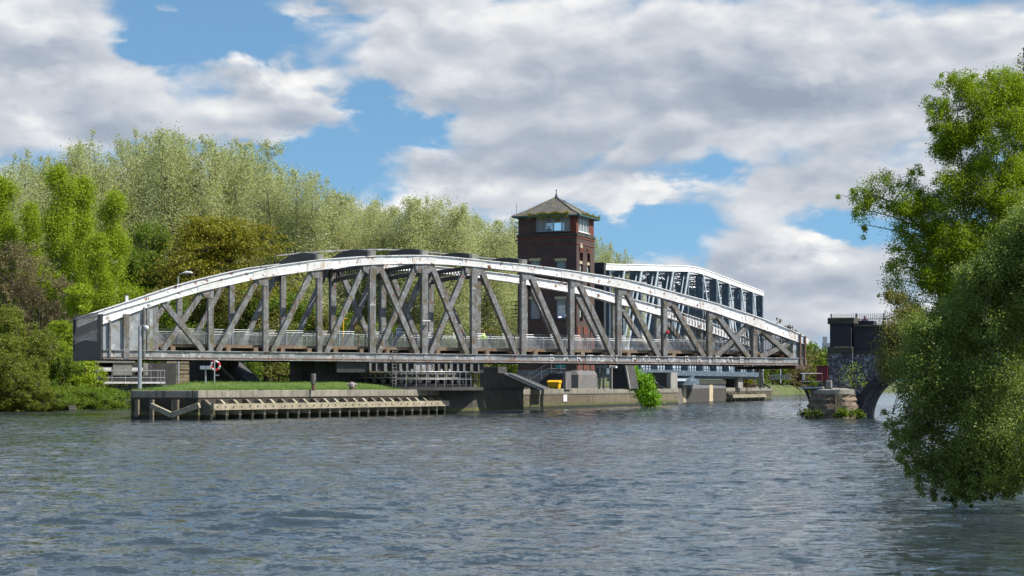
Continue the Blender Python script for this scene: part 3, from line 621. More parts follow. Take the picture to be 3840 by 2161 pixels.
    for i in range(n):
        a = tL+(tP-tL)*i/n; b = tL+(tP-tL)*(i+1)/n; run(mb, a, b, s0+sgn*.06, s0+sgn*.12, cbt, tbot)
    pl = mb.build('end_plate', 'plate_grey', br)
    for u, w in ((412, .12), (473, .40), (540, .12)):
        t = GB(u, 1325)[0]; MB().box(t-w/2, t+w/2, s0-sgn*.12, s0+sgn*.06, cbb(t)+.05, tbot(t)+.1).build('stiffener', 'grey_paint', pl)
    MB().box(tP-.14-.5, tP-.5+.05, s0-sgn*.01, s0+sgn*.06, cbt(tP), tbot(tP)).build('stiffener', 'grey_paint', pl)
    # narrow plated right end
    a, b = GB(2976, 1300)[0], tR; mb = MB(); run(mb, a, b, s0+sgn*.08, s0+sgn*.5, cbt, tbot); e = mb.build('end_plate', 'plate_grey', br)
    for t in (GB(2999, 1300)[0], tR-.07): MB().box(t-.07, t+.07, s0-sgn*.14, s0+sgn*.08, cbb(t), ttop(t)).build('stiffener', 'rusty_steel', e)
    return bc
bcn = girder(NS, 1, 'near'); bcf = girder(FS, -1, 'far')
# painted lettering along the nearer bottom chord
def lettering():
    word = [('B', 2069), ('A', 2122), ('R', 2171), ('T', 2214), ('O', 2255), ('N', 2302), ('R', 2379), ('O', 2423), ('A', 2466), ('D', 2517), ('B', 2576), ('R', 2622), ('I', 2660), ('D', 2694), ('G', 2738), ('E', 2780)]
    vs = []; fs = []
    for ch, u in word:
        cu = bpy.data.curves.new('letter', 'FONT'); cu.body = ch; cu.size = .74; cu.align_x = 'CENTER'; cu.extrude = .004; cu.offset = .010
        ob = bpy.data.objects.new('letter', cu); col.objects.link(ob); dg = bpy.context.evaluated_depsgraph_get(); me = bpy.data.meshes.new_from_object(ob.evaluated_get(dg))
        t = GB(u, 1350)[0]; z = cbb(t)+.155; b0 = len(vs)
        vs += [(t+v.co.x*1.15, NS-.037-v.co.z, z+v.co.y) for v in me.vertices]; fs += [tuple(b0+i for i in p.vertices) for p in me.polygons]
        bpy.data.objects.remove(ob); bpy.data.meshes.remove(me)
    mb = MB(); mb.v = vs; mb.f = fs; mb.mi = [0]*len(fs)
    m = mat('letter_paint', (.72, .71, .68), (.58, .57, .54), 3, .6, stains=(((.33, .325, .32), 4.5, .50, .05), (RUST2, 2.6, .58, .05)))
    return mb.build('lettering', m, bcn)
lettering()
# cross struts on top (arched, boxed) and lattice struts below them
for k in (3, 4, 5, 6, 7):
    t = PO[k]; zt = ttop(t); n = 12; top = []; 
    for i in range(n+1):
        q = i/n; s = NS+.05+(BW-.1)*q; top.append((s, zt+.30+.42*math.sin(math.pi*min(1, max(0, q)))**.8))
    mb = MB(); mb.prism([(NS+.05, zt-.02)]+top+[(FS-.05, zt-.02)]+[(s_, zt+.05) for s_ in ()], 'x', t-.20, t+.20)
    a = mb.build('cross_arch', 'dark_steel', br)
    MB().box(t-.24, t+.24, NS-.02, NS+.5, zt+.006, zt+.36).build('end_cap', 'concrete', a, bev=.02)
    if k in (4, 5, 6):
        ls = MB(); z1 = tbot(t)-.03; z0 = z1-.80; y0, y1 = NS+.62, FS-.62; n = 14
        camb = lambda y: .16*(1-(2*y/BW)**2)
        for i in range(n):
            ya, yb = y0+(y1-y0)*i/n, y0+(y1-y0)*(i+1)/n
            ls.beam((t, ya, z0+camb(ya)), (t, yb, z0+camb(yb)), .16, .30, (1, 0, 0)); ls.beam((t, ya, z1), (t, yb, z1), .12, .30, (1, 0, 0))
            ls.beam((t-.06, ya, z0+camb(ya)), (t-.06, yb, z1), .055, .05, (1, 0, 0)); ls.beam((t+.06, ya, z1), (t+.06, yb, z0+camb(yb)), .055, .05, (1, 0, 0))
        ls.build('lattice_strut', 'dark_steel', br)
mb = MB(); ts = [PO[3]-1.5+(PO[7]-PO[3]+3.5)*i/20 for i in range(21)]
for a, b in zip(ts, ts[1:]): mb.beam((a, 1.6, ttop(a)+.80), (b, 1.6, ttop(b)+.80), .10, .35); 
mb.build('ridge_rail', 'chord_grey', br)
# deck, cross girders, kerbs
hd0, hd1 = GB(450, 1297)[1], GB(2950, 1322)[1]
def hdk(t): return hd0+(hd1-hd0)*(t-tL)/(tR-tL)
DK = lambda t: cbt(t)+.42
mb = MB(); y0, y1 = NS+.62, FS-.62
def slab(mb, a, b, y0, y1, f0, f1):
    vs = [(t, y, z(t)) for t in (a, b) for y in (y0, y1) for z in (f0, f1)]; mb.add(vs, [(0, 1, 3, 2), (4, 6, 7, 5), (0, 4, 5, 1), (2, 3, 7, 6), (0, 2, 6, 4), (1, 5, 7, 3)])
slab(mb, tL+.1, tR-.1, y0+.05, y1-.05, lambda t: DK(t)-.12, DK); mb.build('deck', 'asphalt', br)
for s_, yy in ((1, y0), (-1, y1)):
    mb = MB(); t = tL+3.5
    while t < tR-1.0: slab(mb, t, min(t+4.2, tR-.5), yy-s_*.02, yy+s_*.10, lambda t: DK(t)-.17, lambda t: DK(t)+.07); t += 4.23
    mb.build('edge_beam', 'deck_wood', br)
t = tL+1.0
while t < tR-.5: MB().box(t-.16, t+.16, NS+.3, FS-.3, cbb(t)+.08, DK(t)-.125).build('cross_girder', 'deck_wood', br); t += 2.05
for yy in (-3.0, 0, 3.0): 
    mb = MB(); slab(mb, tL+.5, tR-.5, yy-.1, yy+.1, lambda t: cbb(t)+.02, lambda t: DK(t)-.2); mb.build('stringer', 'dark_steel', br)
# railings along both sides of the deck
for yy, nm in ((NS+.78, 'near'), (FS-.78, 'far')):
    mb = MB(); a, b = PO[0]-.3, tR-1.0
    for h in (1.02, 1.16): mb.tube([(a, yy, DK(a)+h), (b, yy, DK(b)+h)], .022, 6)
    rl = mb.build('railing', 'galv', br)
    mi = MB(); mi.add([(a, yy, DK(a)+.08), (b, yy, DK(b)+.08), (b, yy, DK(b)+1.0), (a, yy, DK(a)+1.0)], [(0, 1, 2, 3)]); mi.build('wire_infill', wiremesh(), rl)
    t = a
    while t < b: MB().box(t-.03, t+.03, yy-.03, yy+.03, DK(t), DK(t)+1.16).build('railing_post', 'galv', rl); t += 2.05
# left end: fascia plate, spiked gate
mb = MB(); fz = lambda s: 0
mb.prism([(NS-.02, cb0-.03), (FS+.02, cb0-.03), (FS+.02, ct0+.52), (FS-1.0, ct0+.60), (0, ct0+.78), (NS+1.2, ct0+.60), (NS+1.1, ct0+.52), (NS+1.1, ttop(tL)-.02), (NS-.02, ttop(tL)-.02)], 'x', tL-.16, tL-.002)
mb.build('end_fascia', 'dark_steel', br)
MB().prism([(NS+1.2, ct0+.60), (0, ct0+.78), (FS-1.0, ct0+.60), (FS-1.0, ct0+.64), (0, ct0+.84), (NS+1.2, ct0+.64)], 'x', tL-.22, tL-.165).build('pale_edging', 'galv', br)
mb = MB(); n = 24
for i in range(n+1):
    s = NS+1.25+(BW-1.5)*i/n; mb.box(tL-.12, tL-.07, s-.022, s+.022, ct0+.55, ttop(tL)+.15)
gate = mb.build('spiked_gate', 'dark_steel', br)
mb = MB(); 
for z in (ct0+.80, ttop(tL)-.15): mb.box(tL-.13, tL-.06, NS+1.1, FS-.1, z, z+.05)
mb.build('gate_rail', 'galv', gate)
MB().box(tL-.2, tL-.02, FS-.35, FS-.02, ct0, ttop(tL)).build('end_post', 'dark_steel', br)
# right end: spiked railing rising above the chord, open gate bars
mb = MB(); n = 30
for i in range(n+1):
    s = NS+.8+(BW-1.4)*i/n; mb.box(tR-.75, tR-.71, s-.018, s+.018, DK(tR), DK(tR)+2.3)
for z in (.3, 1.2, 2.1): mb.box(tR-.77, tR-.70, NS+.7, FS-.5, DK(tR)+z, DK(tR)+z+.05)
mb.build('spiked_gate', 'black_iron', br)
mb = MB()
for i in range(28):
    t = tR-8.0+i*.29; mb.box(t-.015, t+.015, FS-.9, FS-.86, DK(t), max(DK(t)+1.3, ttop(t)+.25))
mb.box(tR-8.05, tR-.1, FS-.92, FS-.85, DK(tR)+.3, DK(tR)+.36); mb.build('spiked_railing', 'black_iron', br)
MB().box(tR-1.0, tR+.05, NS-.1, FS+.1, cbb(tR)-.28, cbb(tR)-.004).build('end_bearing_beam', 'rusty_steel', br)
# turntable: distribution girders, drum and rollers, which turn with the bridge
zz1 = cbb(0)-.006
mb = MB()
for yy in (NS+.2, -2.6, 0, 2.6, FS-.6): mb.box(-7.0, 4.9, yy, yy+.3, zz1-.80, zz1)
dg = mb.build('distribution_girders', 'dark_steel', br)
t0, t1 = GB(1385, 1370)[0], GB(1800, 1370)[0]
mb = MB(); mb.box(t0, t1, NS+.02, NS+.10, zz1-.10, zz1); mb.box(t0, t1, NS+.02, NS+.14, zz1-.80, zz1-.72)
t = t0
while t < t1: w = R.choice((.10, .16, .22)); mb.box(t, t+w, NS-.02, NS+.15, zz1-.72, zz1-.10); t += R.uniform(.42, .7)
mb.build('stiffened_girder', 'grey_paint', br)
MB().box(GB(1560, 1370)[0], GB(1630, 1370)[0], NS+.03, NS+.12, zz1-.70, zz1-.12).build('patch_plate', 'chord_grey', br)
MB().lathe([(5.05, 2.75), (5.05, zz1-.81)], 48).build('drum', 'dark_steel', br)
mb = MB()
for k in range(40):
    a = 2*math.pi*k/40; c, s = math.cos(a), math.sin(a); mb.beam((c*5.13, s*5.13, 2.8), (c*5.13, s*5.13, zz1-.86), .16, .16, (-s, c, 0))
mb.lathe([(5.06, zz1-.93), (5.25, zz1-.93), (5.25, zz1-.86), (5.06, zz1-.86)], 48); mb.lathe([(5.06, 2.72), (5.25, 2.72), (5.25, 2.80), (5.06, 2.80)], 48)
dr = mb.build('drum_ribs', 'grey_paint', br)
pm = MB()
for k in range(40):
    a = 2*math.pi*(k+.5)/40; c, s = math.cos(a), math.sin(a)
    for z, r_ in ((3.0, .10), (3.32, .10)): pm.tube([(c*5.04, s*5.04, z), (c*5.14, s*5.14, z)], r_, 8)
pm.build('drum_studs', 'plate_grey', dr)
mb = MB()
for k in range(48):
    a = 2*math.pi*k/48; c, s = math.cos(a), math.sin(a); mb.tube([(c*4.7, s*4.7, 2.50), (c*5.4, s*5.4, 2.50)], .19, 8)
mb.build('roller_ring', 'dark_steel', br)
MB().lathe([(4.9, 2.07), (5.5, 2.07), (5.5, 2.3), (4.9, 2.3)], 48).build('roller_track', 'black_iron', br)
# counterweight box hanging under the short arm
MB().box(GB(1216, 1400)[0], GB(1385, 1400)[0], NS+2.2, FS-1, 2.35, cbb(-9)-.01).build('counterweight_box', 'dark_steel', br)
# access ladder up to the deck
u0 = 1476; t = GB(u0, 1400)[0]; mb = MB()
for dt in (-.17, .17): mb.tube([(t+dt, NS-.22, 2.1), (t+dt, NS-.22, DK(t)+1.15)], .02, 5)
for k in range(12): mb.tube([(t-.17, NS-.22, 2.3+k*.24), (t+.17, NS-.22, 2.3+k*.24)], .014, 4)
mb.build('ladder', 'grey_paint', br)
# things on the bridge
def at(fr, u, v, s): p = fr.hs(u, v, s); return fr.world(p[0], s)+(p[1],)
x, y, z = at(BF, 1499, 1244, NS+.55)
r = thing('safety_sign', 'small blue and white safety notice fixed to the bridge railing beside the ladder', 'sign', (x, y, z-.26), math.degrees(.428))
MB().box(-.30, .30, -.03, 0, 0, .50).build('board', 'white', r)
MB().box(-.30, .30, -.036, -.031, 0, .18).build('blue_panel', 'sign_blue', r)
mb = MB()
for k in (-.19, 0, .19): mb.tube([(k, -.033, .36), (k, -.040, .36)], .075, 10)
mb.build('round_symbols', 'sign_blue', r)
mb = MB()
for z_ in (.05, .10, .145): mb.box(-.25, .25, -.041, -.037, z_-.009, z_+.009)
mb.build('text_lines', 'white', r)
MB().tube([(-.1, .03, -1.2), (-.1, .03, .4)], .02, 5).build('post', 'galv', r)
def bulkhead(u, v, lab):
    x, y, z = at(BF, u, v, NS-.3); r = thing('bridge_light', lab, 'lamp', (x, y, z), math.degrees(.428))
    MB().box(-.32, .32, -.12, .08, 0, .09).build('housing', 'white', r, bev=.02); MB().beam((0, .02, 0), (.15, .35, -.45), .04, .04).build('bracket', 'galv', r)
bulkhead(1598, 1206, 'white strip light bracketed off the bridge post above the sign')
x, y, z = at(BF, 2504, 1252, NS-.12); r = thing('signal_lamp', 'small red signal lamp on a grey bridge post near the right end', 'lamp', (x, y, z), math.degrees(.428))
MB().lathe([(.09, 0), (.12, .04), (.12, .22), (.09, .26)], 10).build('lens', 'red', r); MB().box(-.32, -.1, -.04, .1, -.03, .03).build('bracket', 'dark_steel', r); MB().lathe([(.13, -.04), (.13, 0)], 10).build('base', 'dark_steel', r)
# white post standing on the far chord at the left
x, y, z = at(BF, 475, 1148, FS-.3); r = thing('chord_marker_post', 'short white post standing on the farther top chord at the left end of the bridge', 'post', (x, y, z-.35), math.degrees(.428))
MB().box(-.11, .11, -.11, .11, 0, 1.15).build('shaft', 'white', r, bev=.01); MB().box(-.13, .13, -.13, .13, 1.15, 1.2).build('cap', 'rusty_steel', r)
# yellow bracket and orange barrier on the deck
x, y, z = at(BF, 1288, 1226, 1.0); r = thing('yellow_frame', 'yellow angled height frame on the bridge deck behind the lattice', 'frame', (x, y, DK(0)), math.degrees(.428))
MB().beam((0, 0, 0), (0, 0, 2.35), .07, .07).beam((0, 0, 2.32), (.32, 0, 2.36), .07, .07).build('tube_frame', 'yellow', r)
x, y, z = at(BF, 1335, 1226, 1.5); r = thing('orange_ladder', 'rust orange ladder leaning beside the yellow frame on the deck', 'ladder', (x, y, DK(0)), math.degrees(.428))
mb = MB(); mb.beam((0, 0, 0), (-.15, 0, 2.2), .04, .04).beam((.35, 0, 0), (.05, 0, 2.2), .04, .04)
for k in range(6): z_ = .3+k*.34; mb.beam((-.15*z_/2.2, 0, z_), (.35-.3*z_/2.2, 0, z_), .03, .03)
mb.build('rails_and_rungs', mat('orange', (.5, .16, .06), None, 4, .7), r)
# ------------------------------------------------------------------ control tower
TF = Fr(px(2162, 186), 186.0, -20.5)      # corner between the shaded face (plane y=0, towards -x) and the lit face (plane x=0, towards +y)
tx = lambda u, v=1200, y=0.0: TF.hs(u, v, y)[0]
tz = lambda u, v, y=0.0: TF.hs(u, v, y)[1]
tyr = lambda u, v=1200, x=0.0: TF.ht(u, v, x)[0]
tzr = lambda u, v, x=0.0: TF.ht(u, v, x)[1]
A = -tx(1942); Bd = tyr(2229, 1000)            # shaft: A wide on the shaded side, Bd deep
zg = 1.9; zc = tz(2160, 884); ze = tz(2160, 812); zbelt = tz(2160, 913); zap = hz_(736, 188.5)
tw = fthing('control_tower', 'tall dark red brick control tower with pyramid slate roof and glazed top cabin', 'tower', TF, zg)
def wall_with_holes(mb, plane, w0, w1, z0, z1, holes, thick):
    """vertical wall split round rectangular holes; plane 'y': x runs w0..w1 at y 0..thick; 'x': y runs w0..w1 at x -thick..0"""
    xs = sorted(set([w0, w1]+[h[0] for h in holes]+[h[1] for h in holes])); zs = sorted(set([z0, z1]+[h[2] for h in holes]+[h[3] for h in holes]))
    for a, b in zip(xs, xs[1:]):
        run0 = None
        for c, d in zip(zs, zs[1:]):
            inside = any(h[0] <= (a+b)/2 <= h[1] and h[2] <= (c+d)/2 <= h[3] for h in holes)
            if not inside:
                if plane == 'y': mb.box(a, b, 0, thick, c, d)
                else: mb.box(-thick, 0, a, b, c, d)
wins = []      # shaded face windows (x0, x1, z0, z1, style)
for u0, u1 in ((1988, 2023), (2085, 2121)):
    x0, x1 = tx(u0), tx(u1)
    wins.append((x0, x1, tz(u0, 1018), tz(u0, 980))); wins.append((x0, x1, tz(u0, 1196), tz(u0, 1123)))
slots = [(tyr(2174), tyr(2186), tzr(2180, 1205), tzr(2180, 949)), (tyr(2202), tyr(2213), tzr(2208, 1205), tzr(2208, 953))]
doorw = (tx(2080), tx(2122), tz(2100, 1383), tz(2100, 1362))
sh = MB(); wall_with_holes(sh, 'y', -A, 0, zg, zc, [w[:4] for w in wins]+[doorw], .45)
sh.box(-A, -A+.4, .45, Bd, zg, zc); sh.box(-A+.4, 0, Bd-.4, Bd, zg, zc); sh.box(-.45, -.30, .45, Bd-.4, zg, zc)
xs_ = [.45, slots[0][0], slots[0][1], slots[1][0], slots[1][1], Bd-.4]
for a, b in ((0, 1), (2, 3), (4, 5)): sh.box(-.30, 0, xs_[a], xs_[b], zg, zc)
for i in (0, 1): sh.box(-.30, 0, slots[i][0], slots[i][1], slots[i][3], zc); sh.box(-.30, 0, slots[i][0], slots[i][1], zg, slots[i][2])
sh.box(-A+.4, -.4, .45, Bd-.4, zg+.1, zg+.3)
wall = sh.build('wall', 'tower_brick', tw)
def ring(name, x0, x1, y0, y1, z0, z1, m, par, pr): return MB().box(x0-pr, x1+pr, y0-pr, y1+pr, z0, z1).build(name, m, par)
ring('cornice', -A, 0, 0, Bd, zc+.002, zc+.26, 'dark_stone', tw, .10); ring('brick_band', -A, 0, 0, Bd, zc-.20, zc-.02, 'red_brick', tw, .045); ring('belt_course', -A, 0, 0, Bd, zbelt-.06, zbelt+.03, 'red_brick', tw, .05)
# plinth, battered brick with stone offsets
zp = tz(2160, 1392)
mb = MB(); mb.prism([(-A-.0, -.30), (.28, -.30), (.28, Bd+.0), (-A, Bd+.0)], 'z', zg-.05, zp-.35)
pl = mb.build('plinth', 'plinth_brick', tw)
mb = MB(); mb.add([(-A, -.30, zp-.35), (.28, -.30, zp-.35), (.28, Bd, zp-.35), (-A, Bd, zp-.35), (-A, -.003, zp+.1), (.003, -.003, zp+.1), (.003, Bd, zp+.1), (-A, Bd, zp+.1)], [(0, 1, 5, 4), (1, 2, 6, 5), (2, 3, 7, 6), (3, 0, 4, 7), (4, 5, 6, 7)])
mb.build('sloping_offset', 'plinth_brick', pl)
mb = MB()
for a, b in ((xs_[0]-.35, xs_[1]), (xs_[2], xs_[3]), (xs_[4], xs_[5]+.3)): mb.box(0.0, .08, a, b, zp+.12, tzr(2180, 1225))
mb.build('buttress_strips', 'red_brick', tw)
def sash(x0, x1, z0, z1, root, blind=None, bars=3):
    w = MB(); d = .18
    for a, b, c, e in ((x0, x0+.08, z0, z1), (x1-.08, x1, z0, z1), (x0+.08, x1-.08, z0, z0+.09), (x0+.08, x1-.08, z1-.09, z1)): w.box(a, b, d, d+.08, c, e)
    f = w.build('window', 'window_paint', root)
    g = MB(); g.box(x0+.08, x1-.08, d+.04, d+.05, z0+.09, z1-.09); g.build('pane', glass(), f)
    s = MB(); zt = z1-(z1-z0)*.28; s.box(x0+.08, x1-.08, d, d+.039, zt-.03, zt+.03); s.box((x0+x1)/2-.02, (x0+x1)/2+.02, d, d+.039, zt+.03, z1-.09)
    for k in range(1, bars): z = z0+.09+(zt-z0-.12)*k/bars; s.box(x0+.08, x1-.08, d+.005, d+.039, z-.015, z+.015)
    s.build('glazing_bars', 'window_paint', f)
    if blind: MB().box(x0+.1, x1-.1, d+.028, d+.038, z0+.1, zt-.04).build('blind', blind, f)
for i, (x0, x1, z0, z1) in enumerate(wins):
    sash(x0, x1, z0, z1, tw, 'white' if i == 3 else None, 3)
    MB().box(x0-.12, x1+.12, -.03, .1, z1, z1+.27).build('lintel', 'lintel', tw)
    MB().box(x0-.1, x1+.1, -.07, .15, z0-.1, z0).build('sill', 'dark_stone', tw)
MB().box(doorw[0], doorw[1], .12, .2, doorw[2], doorw[3]).build('teal_panel', 'teal', tw)
for i, s in enumerate(slots):
    for z0, z1 in ((tzr(2180, 1016), tzr(2180, 990)), (tzr(2180, 1190), tzr(2180, 1150))):
        MB().box(-.28, -.22, s[0]+.02, s[1]-.02, z0, z1).build('slot_window', 'window_paint', tw)
        MB().box(-.26, -.05, s[0], s[1], z1, z1+.28).build('lintel', 'lintel', tw)
    hd = MB()
    for k in range(3): hd.box(0, .04+.035*k, s[0]-.08-.03*k, s[1]+.08+.03*k, s[3]+.05+k*.16, s[3]+.17+k*.16)
    hd.build('corbelled_head', 'red_brick', tw)
MB().box(.0, .05, slots[0][0]+.1, slots[0][0]+.75, tzr(2176, 935), tzr(2176, 912)).build('tall_keystone', 'lintel', tw)
# cabin
cz0 = zc+.26; cx0, cx1 = -A+.03, -.02; cy0, cy1 = .02, Bd-.12
wx0, wx1 = tx(2009, 840), tx(2137, 840); wz0, wz1 = tz(2070, 866), tz(2070, 818)
ry0, ry1 = tyr(2170, 840), tyr(2211, 840); rz0, rz1 = tzr(2190, 870), tzr(2190, 820)
def cabin():
    t = .28
    for plane, m in (('y', 'tower_brick'), ('x', 'red_brick')):
        pass
    mb = MB(); mb.box(cx0, wx0, cy0, cy0+t, cz0, ze); mb.box(wx0, wx1, cy0, cy0+t, cz0, wz0-.08)
    c = mb.build('cabin_wall', 'tower_brick', tw)
    MB().box(wx1, cx1, cy0, cy0+t, wz0-.35, ze).build('brick_pier', 'red_brick', tw)
    MB().box(wx1, cx1, cy0, cy0+t, cz0, wz0-.352).box(cx1-t, cx1, cy0+t+.002, cy1, cz0, rz0-.14).build('cabin_wall', 'tower_brick', tw)
    MB().box(cx1-t, cx1, cy0+t+.002, ry0, rz0-.138, ze).box(cx1-t, cx1, ry1, cy1, rz0-.138, ze).build('brick_pier', 'red_brick', tw)
    # back (away) side, open window band so the sky shows through
    mb = MB(); mb.box(cx0, cx1-t-.002, cy1-t, cy1, cz0, wz0+.25); mb.box(cx0, cx0+.35, cy1-t, cy1, wz0+.25, ze); mb.box(wx1-1.2, cx1-t-.002, cy1-t, cy1, wz0+.25, ze)
    mb.box(cx0, cx0+t, cy0+t+.002, cy1-t-.002, cz0, ze); mb.build('cabin_wall', 'tower_brick', tw)
    MB().box(cx0+t, cx1-t, cy0+t, cy1-t, cz0+.02, cz0+.1).build('cabin_floor', 'deck_wood', tw); MB().box(cx0+t, cx1-t, cy0+t, cy1-t, ze-.1, ze-.02).build('ceiling', 'white', tw)
    # front window band
    fr = MB(); n = 4; xs = [wx0, tx(2045, 840), tx(2074, 840), tx(2105, 840), wx1]
    for x in xs: fr.box(x-.055, x+.055, cy0+.06, cy0+.16, wz0, wz1)
    fr.box(wx0, wx1, cy0+.05, cy0+.17, wz0-.06, wz0+.02); fr.box(wx0, wx1, cy0+.05, cy0+.17, wz1-.06, wz1+.03)
    f = fr.build('cabin_window', 'window_paint', tw)
    for i, (a, b) in enumerate(zip(xs, xs[1:])):
        if i != 2: MB().box(a+.055, b-.055, cy0+.10, cy0+.11, wz0+.02, wz1-.06).build('pane', glass('cabin_glass', (.16, .2, .22), .62 if i < 3 else .35), f)
    MB().box(wx0+.1, tx(2043, 840), cy0+.3, cy0+.33, wz0+.05, wz1-.1).build('blind', 'curtain', f); MB().box(tx(2112, 840), wx1-.1, cy0+.3, cy0+.33, wz0+.05, wz1-.1).build('blind', 'curtain', f)
    MB().box(wx0-.1, wx1+.1, cy0-.12, cy0+.1, wz0-.16, wz0-.06).build('sill', 'dark_stone', tw)
    if True: MB().box(wx0, wx1, cy0, cy0+t, wz1+.03, ze).build('window_head', 'green_trim', tw)
    fr = MB(); n = 5
    for k in range(n): y = ry0+(ry1-ry0)*k/(n-1); fr.box(cx1-.16, cx1-.06, y-.05, y+.05, rz0, rz1)
    fr.box(cx1-.17, cx1-.05, ry0, ry1, rz0-.08, rz0); fr.box(cx1-.17, cx1-.05, ry0, ry1, rz1, rz1+.06)
    f = fr.build('cabin_window', 'white', tw)
    for k in range(n-1):
        a = ry0+(ry1-ry0)*k/(n-1)+.05; b = ry0+(ry1-ry0)*(k+1)/(n-1)-.05
        MB().box(cx1-.12, cx1-.11, a, b, rz0, rz1).build('pane', glass('cabin_glass_side', (.3, .34, .33), .55), f)
    MB().box(cx1-.26, cx1-.24, ry0+.1, ry1-.1, rz0, rz1).build('curtain', 'curtain', f)
    MB().box(cx1-.05, cx1+.08, ry0-.1, ry1+.1, rz0-.14, rz0-.08).build('sill', 'white', tw)
    MB().box(cx1-t, cx1, ry0, ry1, rz1+.06, ze).build('window_head', 'green_trim', tw)
    # blue steel frame inside, seen through the open pane
    mb = MB(); yb = cy1-.6
    mb.beam((tx(2070, 840), yb, wz0+.55), (tx(2080, 840), yb, wz1-.35), .1, .1).beam((tx(2080, 840), yb, wz1-.35), (tx(2112, 840), yb, wz1-.32), .1, .1).beam((tx(2098, 840), yb, wz0), (tx(2098, 840), yb, wz1-.35), .1, .1).beam((tx(2070, 840), yb, wz0+.55), (tx(2105, 840), yb, wz0+.6), .07, .07)
    mb.build('control_frame', mat('blue_frame', (.08, .13, .30), None, 4, .5), tw)
cabin()
# roof
ov = .42; rx0, rx1, ry_0, ry_1 = cx0-ov, cx1+ov, cy0-ov, cy1+ov; ax, ay = tx(2086, 736, (cy0+cy1)/2), (cy0+cy1)/2
MB().box(rx0, rx1, ry_0, ry_1, ze, ze+.16).build('eaves_board', 'green_trim', tw)
gt = MB()
for q in ((rx0-.1, rx1+.1, ry_0-.1, ry_0), (rx0-.1, rx1+.1, ry_1, ry_1+.1), (rx0-.1, rx0, ry_0, ry_1), (rx1, rx1+.1, ry_0, ry_1)): gt.box(*q, ze+.06, ze+.17)
gt.build('gutter', 'green_trim', tw)
mb = MB(); c4 = [(rx0-.06, ry_0-.06), (rx1+.06, ry_0-.06), (rx1+.06, ry_1+.06), (rx0-.06, ry_1+.06)]
zr = ze+.17; rb = []
mid = [((x+(ax-x)*.30), (y+(ay-y)*.30)) for x, y in c4]; zm = zr+(zap-zr)*.25
mb.add([(x, y, zr) for x, y in c4]+[(x, y, zm) for x, y in mid]+[(ax, ay, zap)], [(0, 1, 5, 4), (1, 2, 6, 5), (2, 3, 7, 6), (3, 0, 4, 7), (4, 5, 8), (5, 6, 8), (6, 7, 8), (7, 4, 8), (3, 2, 1, 0)])
rf = mb.build('roof', 'slate', tw)
mb = MB()
for (x, y), (mx_, my_) in zip(c4, mid): mb.tube([(x, y, zr+.02), (mx_, my_, zm+.03), (ax, ay, zap+.02)], .075, 6)
mb.build('hip_tiles', mat('hip_lead', (.20, .19, .165), (.14, .13, .115), 4, .8), rf)
MB().lathe([(.22, zap-.1), (.14, zap+.12), (.05, zap+.35), (.035, zap+.62), (.07, zap+.66), (.07, zap+.72), (.02, zap+.76)], 8, (ax, ay)).build('finial', 'dark_steel', rf)
MB().tube([(rx0+.25, ry_0+.4, zr), (rx0+.25, ry_0+.4, zr+1.25)], .022, 5).build('aerial', 'black_iron', rf)
# weeds in the gutter
vs = []; fs = []; rg = np.random.default_rng(5)
for k in range(2600):
    side = rg.random() < .62
    if side: x = tx(1965)+(tx(2135)-tx(1965))*rg.beta(2.2, 1.2); y = ry_0-.08+.16*rg.random(); dx, dy = 0, -1
    else: x = rx1+.05*rg.random(); y = ry_0+(ry_1-ry_0)*(.1+.9*rg.random()); dx, dy = 1, 0
    L = (.16+.22*rg.random())*(.35+.9*abs(math.sin(x*2.3+y*1.7+.6))); droop = rg.random() < .35 and side; n = len(vs); a = (rg.random()-.5)*.5
    tip = (x+a*(dy != 0)+dx*.12, y+a*(dx != 0)+dy*.15, zr+(L if not droop else -L*1.2)); w = .022
    vs += [(x-w*abs(dy), y-w*abs(dx), zr), (x+w*abs(dy), y+w*abs(dx), zr), tip]; fs.append((n, n+1, n+2))
me = bpy.data.meshes.new('gutter_weeds'); me.from_pydata([(a, b, c-zg) for a, b, c in vs], [], fs); me.materials.append(leafmat('weed', (.16, .22, .03), (.30, .26, .05), (.24, .13, .05), .3)); o = bpy.data.objects.new('gutter_weeds', me); col.objects.link(o); o.parent = tw
# balconies and ladder on the far left side
def iron_balcony(z0, z1, w, name='balcony'):
    mb = MB(); x0 = -A-w; y0, y1 = .3, 1.6
    mb.box(x0, -A-.02, y0, y1, z0-.07, z0)
    b = mb.build(name, 'rusty_steel', tw); m2 = MB()
    for z in np.linspace(z0+.3, z1, 4):
        m2.tube([(-A, y0, z), (x0, y0, z), (x0, y1, z), (-A, y1, z)], .022, 4)
    for x, y in ((x0, y0), (x0, y1), (-A-.05, y0), (x0+(w*.5), y0)): m2.tube([(x, y, z0), (x, y, z1)], .022, 4)
    m2.tube([(x0+.05, y0, z0-.05), (-A, y0, z0-.6)], .03, 4)
    m2.build('guard_rails', 'black_iron', b)
iron_balcony(tz(1935, 900), tz(1935, 834), .45); iron_balcony(tz(1925, 1186), tz(1925, 1130), .75)
mb = MB()
for y in (.6, .95): mb.tube([(-A-.18, y, tz(1935, 905)), (-A-.22, y, tz(1935, 1128))], .02, 4)
for k in range(22): z = tz(1935, 1128)+(tz(1935, 905)-tz(1935, 1128))*k/21; mb.tube([(-A-.2, .6, z), (-A-.2, .95, z)], .014, 4)
for y in (.6, .95): mb.tube([(-A-.2, y, tz(1935, 1190)), (-A-.5, y, tz(1935, 1260))], .02, 4)
mb.build('wall_ladder', 'black_iron', tw)
MB().box(-A-.10, -A, .2, .3, zg, zc).build('drain_pipe', 'black_iron', tw)
